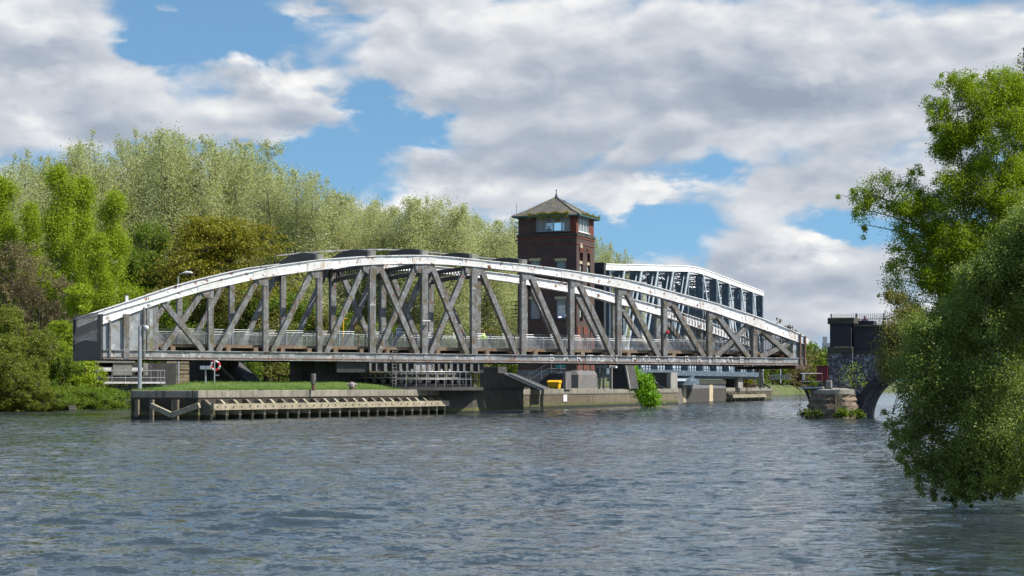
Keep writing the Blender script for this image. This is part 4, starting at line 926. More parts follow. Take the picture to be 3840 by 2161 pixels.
# blue lamp on a sill
x, y = TF.world(tx(2101), -.08); r = thing('blue_lamp', 'small lit blue lamp on the lower window sill of the brick tower', 'lamp', (x, y, tz(2101, 1192)), -20)
m, nt, b = nodes('lit_blue'); b.inputs['Emission Color'].default_value = (.45, .4, 1, 1); b.inputs['Emission Strength'].default_value = 2.5
MB().box(-.16, .16, -.05, .03, 0, .12).build('lens', m, r, bev=.02); MB().box(-.19, .19, .03, .08, -.02, .14).build('housing', 'dark_steel', r)
x, y = TF.world(tx(2123), -.1); r = thing('wall_lamp', 'small white box lamp on the dark tower wall right of the lower window', 'lamp', (x, y, tz(2123, 1188)), -20)
MB().prism([(-.1, 0), (.08, 0), (.08, .28), (-.02, .25)], 'y', -.06, .06).build('housing', 'white', r); MB().box(-.05, .05, .06, .1, .05, .2).build('bracket', 'dark_steel', r)
# pigeon on the roof
x, y = TF.world(ax+.95, ay-.2); r = thing('pigeon', 'small dark pigeon standing on the right slope of the tower roof', 'bird', (x, y, hz_(757, 188)), 200)
def pigeon(root):
    mb = MB(); mb.tube([(-.17, 0, .10), (-.08, 0, .13), (.02, 0, .15), (.09, 0, .19), (.12, 0, .25), (.17, 0, .26), (.20, 0, .255)], [.01, .045, .065, .05, .032, .028, .004], 8)
    mb.tube([(0, .02, .1), (0, .02, -.02)], .006, 4).tube([(0, -.02, .1), (0, -.02, -.02)], .006, 4); mb.build('body', 'pigeon', root, smooth=True)
pigeon(r)

# ------------------------------------------------------------------ aqueduct swing bridge beyond the tower
AF = Fr(px(2274, 198), 198.0, 69.5); AW = 7.2
aq = fthing('aqueduct_bridge', 'blue grey steel aqueduct swing bridge with a white top chord, receding behind the brick tower', 'bridge', AF, 3.0)
def aw(u, v, y=0.0): return AF.hs(u, v, y)
atop = [aw(*p) for p in ((2274, 988.5), (2579.5, 996.6), (2612, 1001), (2641.6, 1009), (2863.7, 1092.9))]; abot = [aw(*p) for p in ((2274, 1013), (2570, 1018), (2612, 1023), (2641, 1030.7), (2862, 1110))]
aL, aR = atop[0][0], atop[-1][0]
def ai(P, t):
    for a, b in zip(P, P[1:]):
        if t <= b[0] or b is P[-1]: return a[1]+(b[1]-a[1])*(t-a[0])/(b[0]-a[0])
apost = [aw(u, 1010)[0] for u in (2290, 2342, 2407, 2468, 2525, 2583)]+[aw(u, v)[0] for u, v in ((2638.5, 1030), (2690, 1050), (2736, 1070), (2781, 1085), (2825, 1100))]+[aR-.3]
za0 = hz_(1384, 205); za1 = za0+2.3
for y0, sgn in ((0.0, 1), (AW, -1)):
    mb = MB(); ks = sorted(set([aL-.2, aR]+[p[0] for p in atop[1:-1]]))
    for a, b in zip(ks, ks[1:]):
        for (za, zb), (ya, yb) in (((lambda t: ai(abot, t)), (lambda t: ai(atop, t)-.10)), (y0, y0+sgn*.55)), (((lambda t: ai(atop, t)-.10), (lambda t: ai(atop, t))), (y0-sgn*.07, y0+sgn*.62)):
            vs = [(t, y, z(t)) for t in (a, b) for y in (ya, yb) for z in (za, zb)]; mb.add(vs, [(0, 1, 3, 2), (4, 6, 7, 5), (0, 4, 5, 1), (2, 3, 7, 6), (0, 2, 6, 4), (1, 5, 7, 3)])
    mb.build('top_chord', 'white_paint' if sgn > 0 else 'white_paint', aq)
    for k, t in enumerate(apost):
        zt = ai(abot, t)
        mb = MB(); mb.box(t-.28, t+.28, y0+sgn*.04, y0+sgn*.10, za0, zt); mb.box(t-.28, t+.28, y0+sgn*.9, y0+sgn*.96, za0, zt); mb.box(t-.30, t-.24, y0+sgn*.10, y0+sgn*.9, za0, zt)
        mb.build('post', 'blue_steel', aq)
        t2 = apost[max(0, k-1)] if k < 6 else apost[min(len(apost)-1, k+1)]
        if t2 != t:
            mb = MB(); mb.beam((t, y0+sgn*.02, zt-.05), (t2, y0+sgn*.02, za0+.2), .34, .10, (0, 0, 1)); mb.beam((t, y0+sgn*.5, zt-.05), (t2, y0+sgn*.5, za0+.2), .3, .08, (0, 0, 1))
            mb.build('diagonal', 'pale_blue' if sgn > 0 else 'blue_steel', aq)
    MB().box(aL, aR, y0, y0+sgn*.5, za0-.6, za0).build('bottom_chord', 'blue_steel', aq)
for k, t in enumerate(apost[:-1]):
    z = ai(abot, t)-.05; mb = MB(); t2 = apost[k+1]; z2 = ai(abot, t2)-.05
    mb.beam((t, .5, z), (t, AW-.5, z), .12, .12); mb.beam((t, .5, z-1.0), (t, AW-.5, z-1.0), .12, .12)
    for i in range(6):
        ya, yb = .5+(AW-1)*i/6, .5+(AW-1)*(i+1)/6; mb.beam((t, ya, z), (t, yb, z-1.0), .07, .07); mb.beam((t, ya, z-1.0), (t, yb, z), .07, .07)
    mb.beam((t, .5, z), (t2, AW-.5, z2), .10, .10); mb.beam((t, AW-.5, z), (t2, .5, z2), .10, .10)
    mb.build('wind_bracing', 'blue_steel', aq)
# end portal and trough
mb = MB(); mb.box(aL-.9, aL-.22, -.02, 1.3, za0, ai(atop, aL)+.06); mb.box(aL-.9, aL-.22, AW-1.2, AW, za0, ai(atop, aL)+.06); mb.box(aL-.85, aL-.25, 1.3, AW-1.2, ai(atop, aL)-2.2, ai(atop, aL)); mb.build('end_portal', 'dark_steel', aq)
MB().box(aL+.5, aR-.1, .9, AW-.9, za0-.9, za1).build('trough', 'blue_steel', aq)
mb = MB(); t = aL+1
while t < aR-1: mb.box(t, t+.5, .78, .89, za0-.1, za1+.1); t += 1.15
mb.build('trough_ribs', 'pale_blue', aq)
MB().tube([(aL+6, .3, za0+1.3), (aR, .3, za0+1.3)], .05, 5).tube([(aL+6, .3, za0+.8), (aR, .3, za0+.8)], .04, 5).build('towpath_rail', 'pale_blue', aq)
MB().lathe([(4.2, 2.2), (4.2, 2.9), (3.6, 3.0), (3.6, za0-.62)], 36, (aL+(aR-aL)*.48, AW/2)).build('turntable', 'blue_steel', aq)
MB().box(aL+22, aL+36, .2, AW-.2, za0-1.25, za0-.95).build('turntable_girder', 'pale_blue', aq)

# ------------------------------------------------------------------ smaller structures on the island
def kf(u, z, deg=-20.5): return Fr(px(u, z), z, deg)
def poly(fr, pts, y=0.0): return [fr.hs(u, v, y) for u, v in pts]
def blockthing(name, label, cat, u, z, pts, depth, m, parts=None, group=None, strip_=None):
    f = kf(u, z); r = fthing(name, label, cat, f, 1.8, group); mb = MB(); P = poly(f, pts); mb.prism(P, 'y', 0, depth); b = mb.build('body', m, r, bev=.02); return f, r
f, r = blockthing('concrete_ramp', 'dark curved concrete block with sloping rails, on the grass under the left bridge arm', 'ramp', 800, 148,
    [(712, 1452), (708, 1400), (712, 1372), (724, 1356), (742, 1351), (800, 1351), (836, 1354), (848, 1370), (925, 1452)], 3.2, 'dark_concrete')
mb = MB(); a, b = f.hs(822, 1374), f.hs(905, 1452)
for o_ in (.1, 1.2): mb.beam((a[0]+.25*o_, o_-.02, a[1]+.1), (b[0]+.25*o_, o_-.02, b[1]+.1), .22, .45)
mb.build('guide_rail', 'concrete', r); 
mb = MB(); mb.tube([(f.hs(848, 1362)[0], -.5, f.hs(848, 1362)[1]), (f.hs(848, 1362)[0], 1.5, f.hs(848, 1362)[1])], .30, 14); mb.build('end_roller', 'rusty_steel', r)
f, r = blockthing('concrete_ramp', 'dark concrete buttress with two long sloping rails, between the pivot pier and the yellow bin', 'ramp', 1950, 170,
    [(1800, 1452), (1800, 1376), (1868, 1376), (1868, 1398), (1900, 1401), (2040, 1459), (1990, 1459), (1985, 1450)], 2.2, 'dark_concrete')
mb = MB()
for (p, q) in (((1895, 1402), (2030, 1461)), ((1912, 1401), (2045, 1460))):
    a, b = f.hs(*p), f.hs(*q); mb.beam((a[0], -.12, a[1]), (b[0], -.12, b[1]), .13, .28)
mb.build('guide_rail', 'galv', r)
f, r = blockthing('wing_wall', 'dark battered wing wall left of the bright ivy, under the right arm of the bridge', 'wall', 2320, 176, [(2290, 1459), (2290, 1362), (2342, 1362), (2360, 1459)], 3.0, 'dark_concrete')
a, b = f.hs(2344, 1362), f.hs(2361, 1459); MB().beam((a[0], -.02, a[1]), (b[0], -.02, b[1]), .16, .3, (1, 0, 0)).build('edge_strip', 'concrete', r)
f, r = blockthing('buttress', 'dark concrete buttress with a sunlit-toned right edge, between the ivy and the long white railing', 'wall', 2470, 200, [(2424, 1458), (2424, 1397), (2500, 1397), (2500, 1458)], 2.5, 'dark_concrete')
a, b = f.hs(2508, 1397), f.hs(2508, 1458); MB().box(a[0]-.22, a[0]+.22, -.05, 2.6, b[1], a[1]).build('lit_edge', 'concrete', r)  # sunlight on the right edge, put in as paler concrete
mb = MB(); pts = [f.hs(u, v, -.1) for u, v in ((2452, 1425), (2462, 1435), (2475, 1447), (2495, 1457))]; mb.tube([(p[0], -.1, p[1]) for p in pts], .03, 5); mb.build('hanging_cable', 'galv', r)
f, r = blockthing('buttress', 'dark concrete buttress with a sunlit-toned right edge, above the small far fender', 'wall', 2740, 254, [(2712, 1455), (2712, 1400), (2757, 1400), (2757, 1455)], 2.5, 'dark_concrete')
a, b = f.hs(2762, 1401), f.hs(2762, 1455); MB().box(a[0]-.24, a[0]+.24, -.05, 2.6, b[1], a[1]).build('lit_edge', 'concrete', r)  # lit right edge: sun painted by a paler concrete than the block
# brick stair block with handrail below the tower
f = kf(2100, 178); r = fthing('entrance_stair', 'brick entrance stair with tubular handrail at the foot of the tower, behind the yellow bin', 'stairs', f, 1.8)
a = f.hs(2062, 1400); b = f.hs(2112, 1460); mb = MB(); n = 8; x0, zt = a; xs0 = f.hs(1996, 1455)
for k in range(n): xx = xs0[0]+(x0-xs0[0])*k/n; mb.box(xx, xx+(x0-xs0[0])/n+.001*k, .2, 1.5, 1.75, 1.85+(zt-1.85)*(k+1)/n)
mb.box(x0+.01, b[0], 0, 1.5, 1.75, zt); mb.build('steps', 'blue_brick', r)
a2 = f.hs(2116, 1400); MB().box(a2[0]-.14, a2[0]+.14, -.05, 1.6, 1.75, zt+.1).build('lit_edge', 'plinth_brick', r)  # lit right edge of the dark block, its sun painted as paler brick
mb = MB(); Q = lambda u, v: (lambda p: (p[0], -.05, p[1]))(f.hs(u, v, -.05))
mb.tube([Q(2050, 1367), Q(1983, 1403), Q(1977, 1412), Q(1979, 1424), Q(1986, 1425), Q(2055, 1383), Q(2122, 1383)], .028, 5); mb.tube([Q(1987, 1402), Q(1987, 1438)], .025, 5); mb.tube([Q(2031, 1377), Q(2031, 1420)], .025, 5)
for u in (2068, 2103): mb.tube([Q(u, 1366), Q(u, 1400)], .025, 5)
mb.build('handrail', 'galv', r)
# yellow grit bin
zB = 172.0; r = thing('grit_bin', 'bright yellow plastic grit bin on the quay in front of the tower', 'bin', (px(2079, zB), zB, 1.86), -20)
w = 45/FP*zB/2*1.02
mb = MB(); mb.add([(-w*.86, -.32, 0), (w*.86, -.32, 0), (w*.86, .32, 0), (-w*.86, .32, 0), (-w*.97, -.38, .52), (w*.97, -.38, .52), (w*.97, .38, .52), (-w*.97, .38, .52)], [(0, 1, 5, 4), (1, 2, 6, 5), (2, 3, 7, 6), (3, 0, 4, 7), (3, 2, 1, 0)])
mb.build('tub', 'yellow', r, bev=.02)
mb = MB(); mb.prism([(-.42, .50), (-.42, .63), (-.10, .76), (.40, .78), (.42, .50)], 'x', -w*1.05, w*1.05); mb.build('lid', 'yellow', r, bev=.02)
MB().box(-w*.65, -w*.3, -.345, -.325, .03, .14).box(w*.3, w*.65, -.345, -.325, .03, .14).build('fork_pockets', 'black_paint', r)
# white notice plate on the quay wall
NP = Fr(N5[0], N5[1], math.degrees(math.atan2(Q2[1]-N5[1], Q2[0]-N5[0]))); a = NP.hs(2118, 1507, -.03); b = NP.hs(2118, 1481, -.03)
X, Y = NP.world(a[0], -.03); r = thing('depth_board', 'blank white rectangular board fixed to the brown quay wall below the yellow bin', 'sign', (X, Y, a[1]), math.degrees(NP.a))
MB().box(-.52, .52, -.05, 0, 0, b[1]-a[1]).build('board', 'white', r, bev=.01); MB().box(-.3, -.25, 0, .05, .1, .5).box(.25, .3, 0, .05, .1, .5).build('fixing', 'dark_steel', r)
# landing table on legs right of the tower
f = kf(2265, 174); r = fthing('landing_trestle', 'concrete landing slab on four slender legs between the tower plinth and the dark wing wall', 'trestle', f, 1.85)
a, b = f.hs(2236, 1371), f.hs(2286, 1380); MB().box(a[0], b[0], 0, 2.2, b[1], a[1]).build('slab', 'concrete', r)
for u in (2243, 2259, 2285, 2290): x_ = f.hs(u, 1400)[0]; MB().tube([(x_+(.2 if u == 2243 else 0), .3, b[1]), (x_, .3, 1.85)], .09, 8).build('leg', 'concrete', r)
x_, z_ = f.hs(2300, 1377, -.3); MB().box(x_-.25, x_+.25, -.4, .1, z_-.08, z_+.08).build('white_buffer', 'white', r)
f = kf(2855, 262); r = fthing('landing_trestle', 'concrete landing beam on splayed legs at the far end of the island', 'trestle', f, 1.85)
a, b = f.hs(2820, 1370), f.hs(2874, 1379); MB().box(a[0], b[0], 0, 2.2, b[1], a[1]).build('slab', 'concrete', r)
for u, v in ((2846, 2845), (2855, 2851), (2853, 2863)): p = f.hs(u, 1379); q = f.hs(v, 1450); MB().tube([(p[0], .4, p[1]), (q[0], .4, 1.8)], .12, 8).build('leg', 'concrete', r)
p, q = f.hs(2862, 1440), f.hs(2888, 1456); MB().beam((p[0], .3, p[1]), (q[0], .3, q[1]), .2, .2).build('strut', 'dark_concrete', r)
# railings
def railing(name, label, P, z0, h, n, m, r_=.022, rails=(1.0, .5), group=None, picks=0, deck=None):
    o = P[0]; r = thing(name, label, 'railing', (o[0], o[1], z0), 0, group, True); Q = local(P, o)
    for f_ in rails: MB().tube([(x, y, z0+h*f_) for x, y in Q], r_, 6).build('rail', m, r)
    L = [0]
    for a, b in zip(Q, Q[1:]): L.append(L[-1]+math.hypot(b[0]-a[0], b[1]-a[1]))
    def along(d):
        for i in range(len(Q)-1):
            if d <= L[i+1] or i == len(Q)-2: t = (d-L[i])/(L[i+1]-L[i]); return Q[i][0]+(Q[i+1][0]-Q[i][0])*t, Q[i][1]+(Q[i+1][1]-Q[i][1])*t
    for k in range(n):
        x, y = along(L[-1]*k/(n-1)); MB().tube([(x, y, z0), (x, y, z0+h)], r_*1.1, 6).build('railing_post', m, r)
    if picks:
        mb = MB(); N_ = int(L[-1]/picks)
        for k in range(N_): x, y = along(L[-1]*(k+.5)/N_); mb.tube([(x, y, z0+h*.1), (x, y, z0+h*.97)], r_*.5, 4)
        mb.build('pickets', m, r)
    return r
arc = [(PIV[0]+5.9*math.cos(a), PIV[1]+5.9*math.sin(a)) for a in np.linspace(math.radians(-92), math.radians(-10), 14)]
railing('platform_railing', 'white tubular railing curving round the turntable on the pivot pier', arc, 2.09, 1.12, 12, 'galv')
b0 = (Q3a[0]+ex[0]*.3-.6, Q3a[1]+ex[1]*.3+.25); b1 = (Q3a[0]+ex[0]*14-.6, Q3a[1]+ex[1]*14+.25)
railing('platform_railing', 'long white railing on the grey quay block beside the aqueduct', [b0, b1], 2.9, 1.15, 12, 'galv', picks=0)
b2 = (Q3a[0]+ex[0]*14.5-.4, Q3a[1]+ex[1]*14.5+.2); b3 = (Q3a[0]+ex[0]*20-.4, Q3a[1]+ex[1]*20+.2)
railing('platform_railing', 'taller white railing at the right end of the grey quay block', [b2, b3], 2.95, 1.7, 6, 'galv', rails=(1.0, .6, .05))
p = kf(2508, 212); railing('hoop_ladder', 'small white ladder rail hanging beside the grey quay block', [(px(2517, 213), 213), (px(2532, 213.5), 213.5)], 2.1, 1.15, 3, 'galv')
# bollards
zb = 131.0; r = thing('bollard', 'rusty cylindrical iron bollard standing on the grass, left of the horned one', 'bollard', (px(1175, zb), zb, isl_h(px(1175, zb), zb)-.02), 0)
MB().lathe([(.13, 0), (.135, .42), (.15, .46)], 14).build('rusty_base', 'rusty_steel', r); MB().lathe([(.175, .46), (.18, .9), (.175, 1.12), (.15, 1.15)], 14).build('head', mat('bollard_grey', (.16, .145, .13), (.12, .11, .10), 6, .8), r)
MB().tube([(.1, -.12, .55), (.2, -.12, .62), (.2, -.12, .75)], .03, 6).build('hook', 'dark_steel', r)
zb = 136.0; r = thing('bollard', 'pale mooring bollard with two horns and a rusty base, on the grass', 'bollard', (px(1320, zb), zb, isl_h(px(1320, zb), zb)-.02), 0)
MB().lathe([(.21, 0), (.19, .22), (.2, .27)], 16).build('rusty_base', 'rusty_steel', r)
mb = MB(); mb.lathe([(.22, .27), (.24, .4), (.23, .5), (.16, .6), (.05, .64)], 16); mb.tube([(-.37, 0, .46), (-.3, 0, .45), (.3, 0, .45), (.37, 0, .46)], [.06, .09, .09, .06], 10); mb.build('horned_head', mat('bollard_pale', (.36, .31, .30), (.22, .18, .17), 9, .7), r, smooth=False)
# camera pole, instrument post, lifebuoy post
zb = 124.5; gx = px(524, zb); r = thing('camera_pole', 'tall grey steel pole carrying a white dome camera, at the left end of the island', 'pole', (gx, zb, 1.86))
ht = hz_(1222, zb)-1.86
MB().tube([(0, 0, 0), (0, 0, ht*.45), (0, 0, ht)], [.13, .13, .10], 10).build('pole', 'galv', r); MB().tube([(.06, 0, ht-.02), (.25, 0, ht+.02), (.42, 0, ht-.02)], .03, 6).build('arm', 'galv', r)
mb = MB(); mb.lathe([(.05, ht+.02), (.17, ht-.06), (.17, ht-.18)], 14, (.42, 0)); c_ = mb.build('camera_housing', 'white', r); MB().lathe([(.15, ht-.181), (.12, ht-.28), (.03, ht-.33)], 14, (.42, 0)).build('dome', 'plate_grey', c_)
def post_at(u, v0, v1, z, nm, lab, cat, rad=.04, m='galv'):
    g = 1.86 if not inpoly(px(u, z), z, ISL) else isl_h(px(u, z), z); r = thing(nm, lab, cat, (px(u, z), z, g-.02)); h = hz_(v1, z)-g
    MB().tube([(0, 0, 0), (0, 0, h)], rad, 8).build('post', m, r); return r, h
r, h = post_at(771, 1455, 1385, 127, 'instrument_post', 'grey post with a twin metal instrument box, beside the red and white lifebuoy', 'post', .05)
MB().box(-.36, -.02, -.14, .14, h, h+.24).box(.04, .36, -.14, .14, h, h+.24).build('twin_box', mat('steel_box', (.55, .57, .6), (.4, .42, .45), 3, .3, .7), r, bev=.02)
r, h = post_at(804, 1450, 1350, 129, 'lifebuoy_post', 'thin grey post on the grass behind which the lifebuoy hangs', 'post', .045)
MB().box(-.02, .3, .05, .09, h-1.05, h-.98).build('bracket', 'galv', r)
r = thing('lifebuoy', 'red and white ring lifebuoy hanging on a post at the foot of the dark ramp', 'lifebuoy', (px(808, 129.3), 129.25, hz_(1372, 129.3)), 0)
for k in range(8):
    mb = MB(); pts = [(.29*math.cos(a), 0, .29*math.sin(a)) for a in np.linspace(k*math.pi/4, (k+1)*math.pi/4, 6)]; mb.tube(pts, .075, 8); mb.build('ring_segment', 'red' if k % 2 == 0 else 'white', r, smooth=True)
# fences behind the grass
def fence(label, P, z0, h, step, post, m='black_iron', group=None, pick_r=.012, name='iron_fence'):
    o = P[0]; r = thing(name, label, 'fence', (o[0], o[1], z0), ab=True); Q = local(P, o)
    mb = MB(); pk = MB()
    for a, b in zip(Q, Q[1:]):
        L = math.hypot(b[0]-a[0], b[1]-a[1]); n = max(1, int(L/step))
        for f_ in (.12, .93): mb.beam((a[0], a[1], z0+h*f_), (b[0], b[1], z0+h*f_), .045, .03)
        for k in range(n): x, y = a[0]+(b[0]-a[0])*(k+.5)/n, a[1]+(b[1]-a[1])*(k+.5)/n; pk.box(x-pick_r, x+pick_r, y-pick_r, y+pick_r, z0, z0+h)
        n = max(1, int(L/post))
        for k in range(n+1): x, y = a[0]+(b[0]-a[0])*k/n, a[1]+(b[1]-a[1])*k/n; MB().box(x-.035, x+.035, y-.035, y+.035, z0, z0+h*1.04).build('fence_post', m, r)
    mb.build('rail', m, r); pk.build('bars', m, r); return r
fence('thin black railing fence behind the grass, left of the fan of spikes', [(px(882, 142), 142), (px(990, 143), 143)], 2.05, .95, .14, 1.3)
fence('thin black railing fence between the fan of spikes and the tall gate fence', [(px(1045, 143.5), 143.5), (px(1135, 144.5), 144.5)], 2.05, .95, .14, 1.3)
fence('tall black iron gate fence behind the cylindrical bollard', [(px(1138, 146), 146), (px(1268, 147), 147)], 2.1, 1.12, .40, .42, pick_r=.03)
r = thing('fan_guard', 'black fan of iron spikes on the grass between two lengths of railing', 'guard', (px(1002, 143), 143, 2.1))
mb = MB()
for k in range(11): a = math.radians(88-k*8.5); mb.beam((.1*math.cos(a), 0, .1*math.sin(a)), (.88*math.cos(a), 0, .75*math.sin(a)+.05), .045, .03)
mb.build('spikes', 'black_iron', r); MB().box(-.2, .0, -.06, .06, -.05, .78).build('post', 'black_iron', r)
r = thing('signal_post', 'post with two round white heads near the far fender', 'post', (px(2774, 262), 262, 1.85)); MB().tube([(0, 0, 0), (0, 0, 1.6)], .06, 8).build('post', 'galv', r)
for dx in (-.22, .26): MB().tube([(dx, -.1, 1.65), (dx, .12, 1.65)], .24, 12).build('head', 'white', r)
r = thing('timber_stack', 'low stack of brown timber beams on the far end of the quay', 'timber stack', (px(2800, 260), 260, 1.85), -10)
for k, (x, z, l) in enumerate(((-.9, 0, 2.2), (-.3, .22, 1.9), (-1.0, .44, 1.2))): MB().box(x, x+l, -.3, .3, z, z+.2).build('beam', 'rusty_steel', r)
# lumps of pale pipe on the quay
r = thing('stone_rubble', 'row of small pale stones lying on the quay left of the yellow bin', 'rubble', (px(1985, 170), 170, 1.9))
for k in range(5): MB().box(-.5+k*.24, -.28+k*.24, -.1, .1, .0, .12+.04*(k % 2)).build('stone', 'white', r, bev=.03)
# ------------------------------------------------------------------ left bank structures
f = kf(489, 182, 15); r = fthing('landing_stage', 'concrete landing wall on the left bank carrying a white edged platform with railings', 'landing stage', f, -1.0)
P_ = lambda u, v, y=0.0: f.hs(u, v, y)
a, b = P_(352, 1445), P_(640, 1531); MB().box(a[0], b[0], 0, 3, -1, a[1]).build('wall', 'concrete', r)
MB().box(a[0]-.02, b[0], -.03, .2, -1, .22).build('moss_line', 'moss_band', r); MB().box(a[0]-.03, b[0], -.04, .2, -1, .06).build('waterline_stain', 'wet_band', r)
MB().box(a[0], b[0], -.02, .2, P_(400, 1464)[1], P_(400, 1461)[1]).build('ledge', 'dark_concrete', r)
a, b = P_(358, 1432, -.8), P_(620, 1439, -.8); MB().box(a[0], b[0], -.9, -.75, b[1], a[1]).build('white_edge_beam', 'worn_white', r)
MB().box(a[0], b[0], -.748, 3.2, b[1]+.02, a[1]-.03).build('platform', 'deck_wood', r)
for u in (376, 414, 450, 487, 523): p, q = P_(u, 1441, -.75), P_(u-16, 1490, 0); MB().beam((p[0], -.7, p[1]), (p[0], -.02, q[1]), .14, .12).build('bracket', 'dark_steel', r)
zr_ = a[1]
for v in (1389, 1416): p = P_(341, v, -.85); q = P_(620, v+1, -.85); MB().tube([(p[0], -.85, p[1]), (q[0], -.85, q[1])], .035, 6).build('rail', 'galv', r)
for u in (341, 368, 420, 470, 566, 591, 602, 616): p = P_(u, 1389, -.85); MB().tube([(p[0], -.85, p[1]), (p[0], -.85, zr_)], .035, 6).build('railing_post', 'galv', r)
f = kf(489, 187, 15); P_ = lambda u, v, y=0.0: f.hs(u, v, y)
r = fthing('bridge_abutment', 'weathered concrete abutment with white bearing panels under the left end of the swing bridge', 'abutment', f, 1.5)
def pbox(u0, v0, u1, v1, y0, y1): a, b = P_(u0, v0, y0), P_(u1, v1, y0); return MB().box(a[0], b[0], y0, y1, b[1], a[1])
pbox(312, 1350, 505, 1361, -.3, 3).build('bearing_shelf', 'concrete', r)
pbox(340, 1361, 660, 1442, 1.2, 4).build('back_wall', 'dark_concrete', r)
pbox(424, 1362, 495, 1408, -.2, 1).build('column', 'concrete', r); pbox(348, 1365, 372, 1408, 0, 1).build('column', 'concrete', r); pbox(538, 1362, 556, 1408, 0, 1).build('column', 'concrete', r)
pbox(366, 1377, 423, 1393, -.1, .4).build('bearing_panel', 'worn_white', r); pbox(495, 1379, 536, 1393, -.1, .4).build('bearing_panel', 'worn_white', r)
pbox(330, 1408, 600, 1440, -.1, 1.19).build('plinth', 'dark_concrete', r)
f = kf(667, 192, 15); P_ = lambda u, v, y=0.0: f.hs(u, v, y); r = fthing('stone_pier', 'brown sandstone block pier behind the dark ramp under the left arm of the bridge', 'pier', f, 1.5)
a, b, c, d = P_(620, 1442), P_(712, 1442), P_(708, 1348), P_(626, 1348); MB().prism([a, b, c, d], 'y', 0, 4).build('masonry', 'sandstone', r)
for v in (1362, 1384, 1399): p = P_(622, v, -.1); q = P_(710, v+2, -.1); MB().box(p[0], q[0], -.05, 0, q[1], p[1]).build('string_course', 'sandstone', r)
f = kf(200, 183); P_ = lambda u, v, y=0.0: f.hs(u, v, y); r = fthing('garden_wall', 'dark overgrown wall with a brick gate pier, half hidden by the left bank bushes', 'wall', f, 1.5)
a, b = P_(120, 1370), P_(345, 1460); MB().box(a[0], b[0], .5, 1, 1.2, a[1]).build('wall', 'dark_concrete', r); a, b = P_(146, 1357), P_(166, 1475); MB().box(a[0], b[0], 0, .5, 1.2, a[1]).build('gate_pier', 'tower_brick', r); MB().box(a[0]-.08, b[0]+.08, -.08, .6, a[1], a[1]+.12).build('cap', 'concrete', r)
r = thing('culvert', 'round dark culvert mouth at the waterline of the left bank', 'culvert', (px(250, 166), 166, -.3), -20)
mb = MB(); n = 14
for k in range(n): a0, a1 = math.pi*k/n, math.pi*(k+1)/n; mb.beam((.75*math.cos(a0), -.3, .75*math.sin(a0)+.2), (.75*math.cos(a1), -.3, .75*math.sin(a1)+.2), .22, 1.2)
mb.build('stone_ring', 'dark_stone', r); MB().lathe([(.7, -.1), (.7, .1)], 16).build('sill', 'dark_concrete', r)
# street lamp beyond the bridge
def street_lamp(lab, u, vtop, z, base=2.4):
    r = thing('street_lamp', lab, 'street lamp', (px(u, z), z, base)); h = hz_(vtop, z)-base
    MB().tube([(0, 0, 0), (0, 0, h*.5), (0, 0, h-.5), (.18, 0, h-.08), (.5, 0, h)], [.11, .09, .07, .05, .045], 8).build('pole', 'galv', r)
    MB().tube([(.42, 0, h), (.7, 0, h+.05), (1.15, 0, h+.02), (1.3, 0, h-.02)], [.05, .12, .11, .03], 8).build('lamp_head', 'white', r)
street_lamp('grey street lamp whose head shows just above the left bridge arm', 668, 1024, 168)
# blue clad building behind the lattice
r = thing('blue_building', 'pale blue clad building glimpsed through the lattice of the bridge', 'building', (px(1220, 335), 335, 2.5), -5)
MB().box(-3.2, 3.2, 0, 6, 0, hz_(1150, 335)-2.5).build('walls', 'blue_clad', r)
hb = hz_(1150, 335)-2.5; MB().box(-3.35, 3.35, -.15, 6.1, hb, hb+.5).build('roof', mat('roof_blue', (.17, .33, .48), None, 2, .5), r)
for k in range(6): MB().box(-3.0+k*1.1, -2.35+k*1.1, -.06, 0, hb*.35, hb*.85).build('window', glass(), r)
# ------------------------------------------------------------------ right abutment and arch
f = kf(3103, 126); P_ = lambda u, v, y=0.0: f.hs(u, v, y)
ab = fthing('bridge_abutment', 'dark blue brick abutment with a capped pillar and an arch over the water', 'abutment', f, -1.0)
def rect(u0, v0, u1, v1, y0, y1, mm, nm, par=None, bev=0): a, b = P_(u0, v0, y0), P_(u1, v1, y0); return MB().box(a[0], b[0], y0, y1, b[1], a[1]).build(nm, mm, par or ab, bev=bev)
pil = rect(3112, 1214, 3192, 1301, 0, 2.0, 'blue_brick', 'pillar'); a, b = P_(3103, 1192, -.15), P_(3203, 1215, -.15)
MB().box(a[0], b[0], -.16, 2.2, b[1], a[1]).build('cap', 'dark_stone', pil, bev=.04)
mb = MB(); zt = a[1]; cx_ = (a[0]+b[0])/2; mb.add([(a[0]+.1, -.1, zt), (b[0]-.1, -.1, zt), (b[0]-.1, 2.1, zt), (a[0]+.1, 2.1, zt), (cx_, 1.0, zt+.14)], [(0, 1, 4), (1, 2, 4), (2, 3, 4), (3, 0, 4)]); mb.build('domed_top', 'concrete', pil)
rect(3103, 1301, 3197, 1325, -.14, 2.2, 'dark_stone', 'ledge', pil, .04)
rect(3104, 1325.2, 3197, 1600, -.10, 2.1, 'white_wash', 'lower_pier', pil)
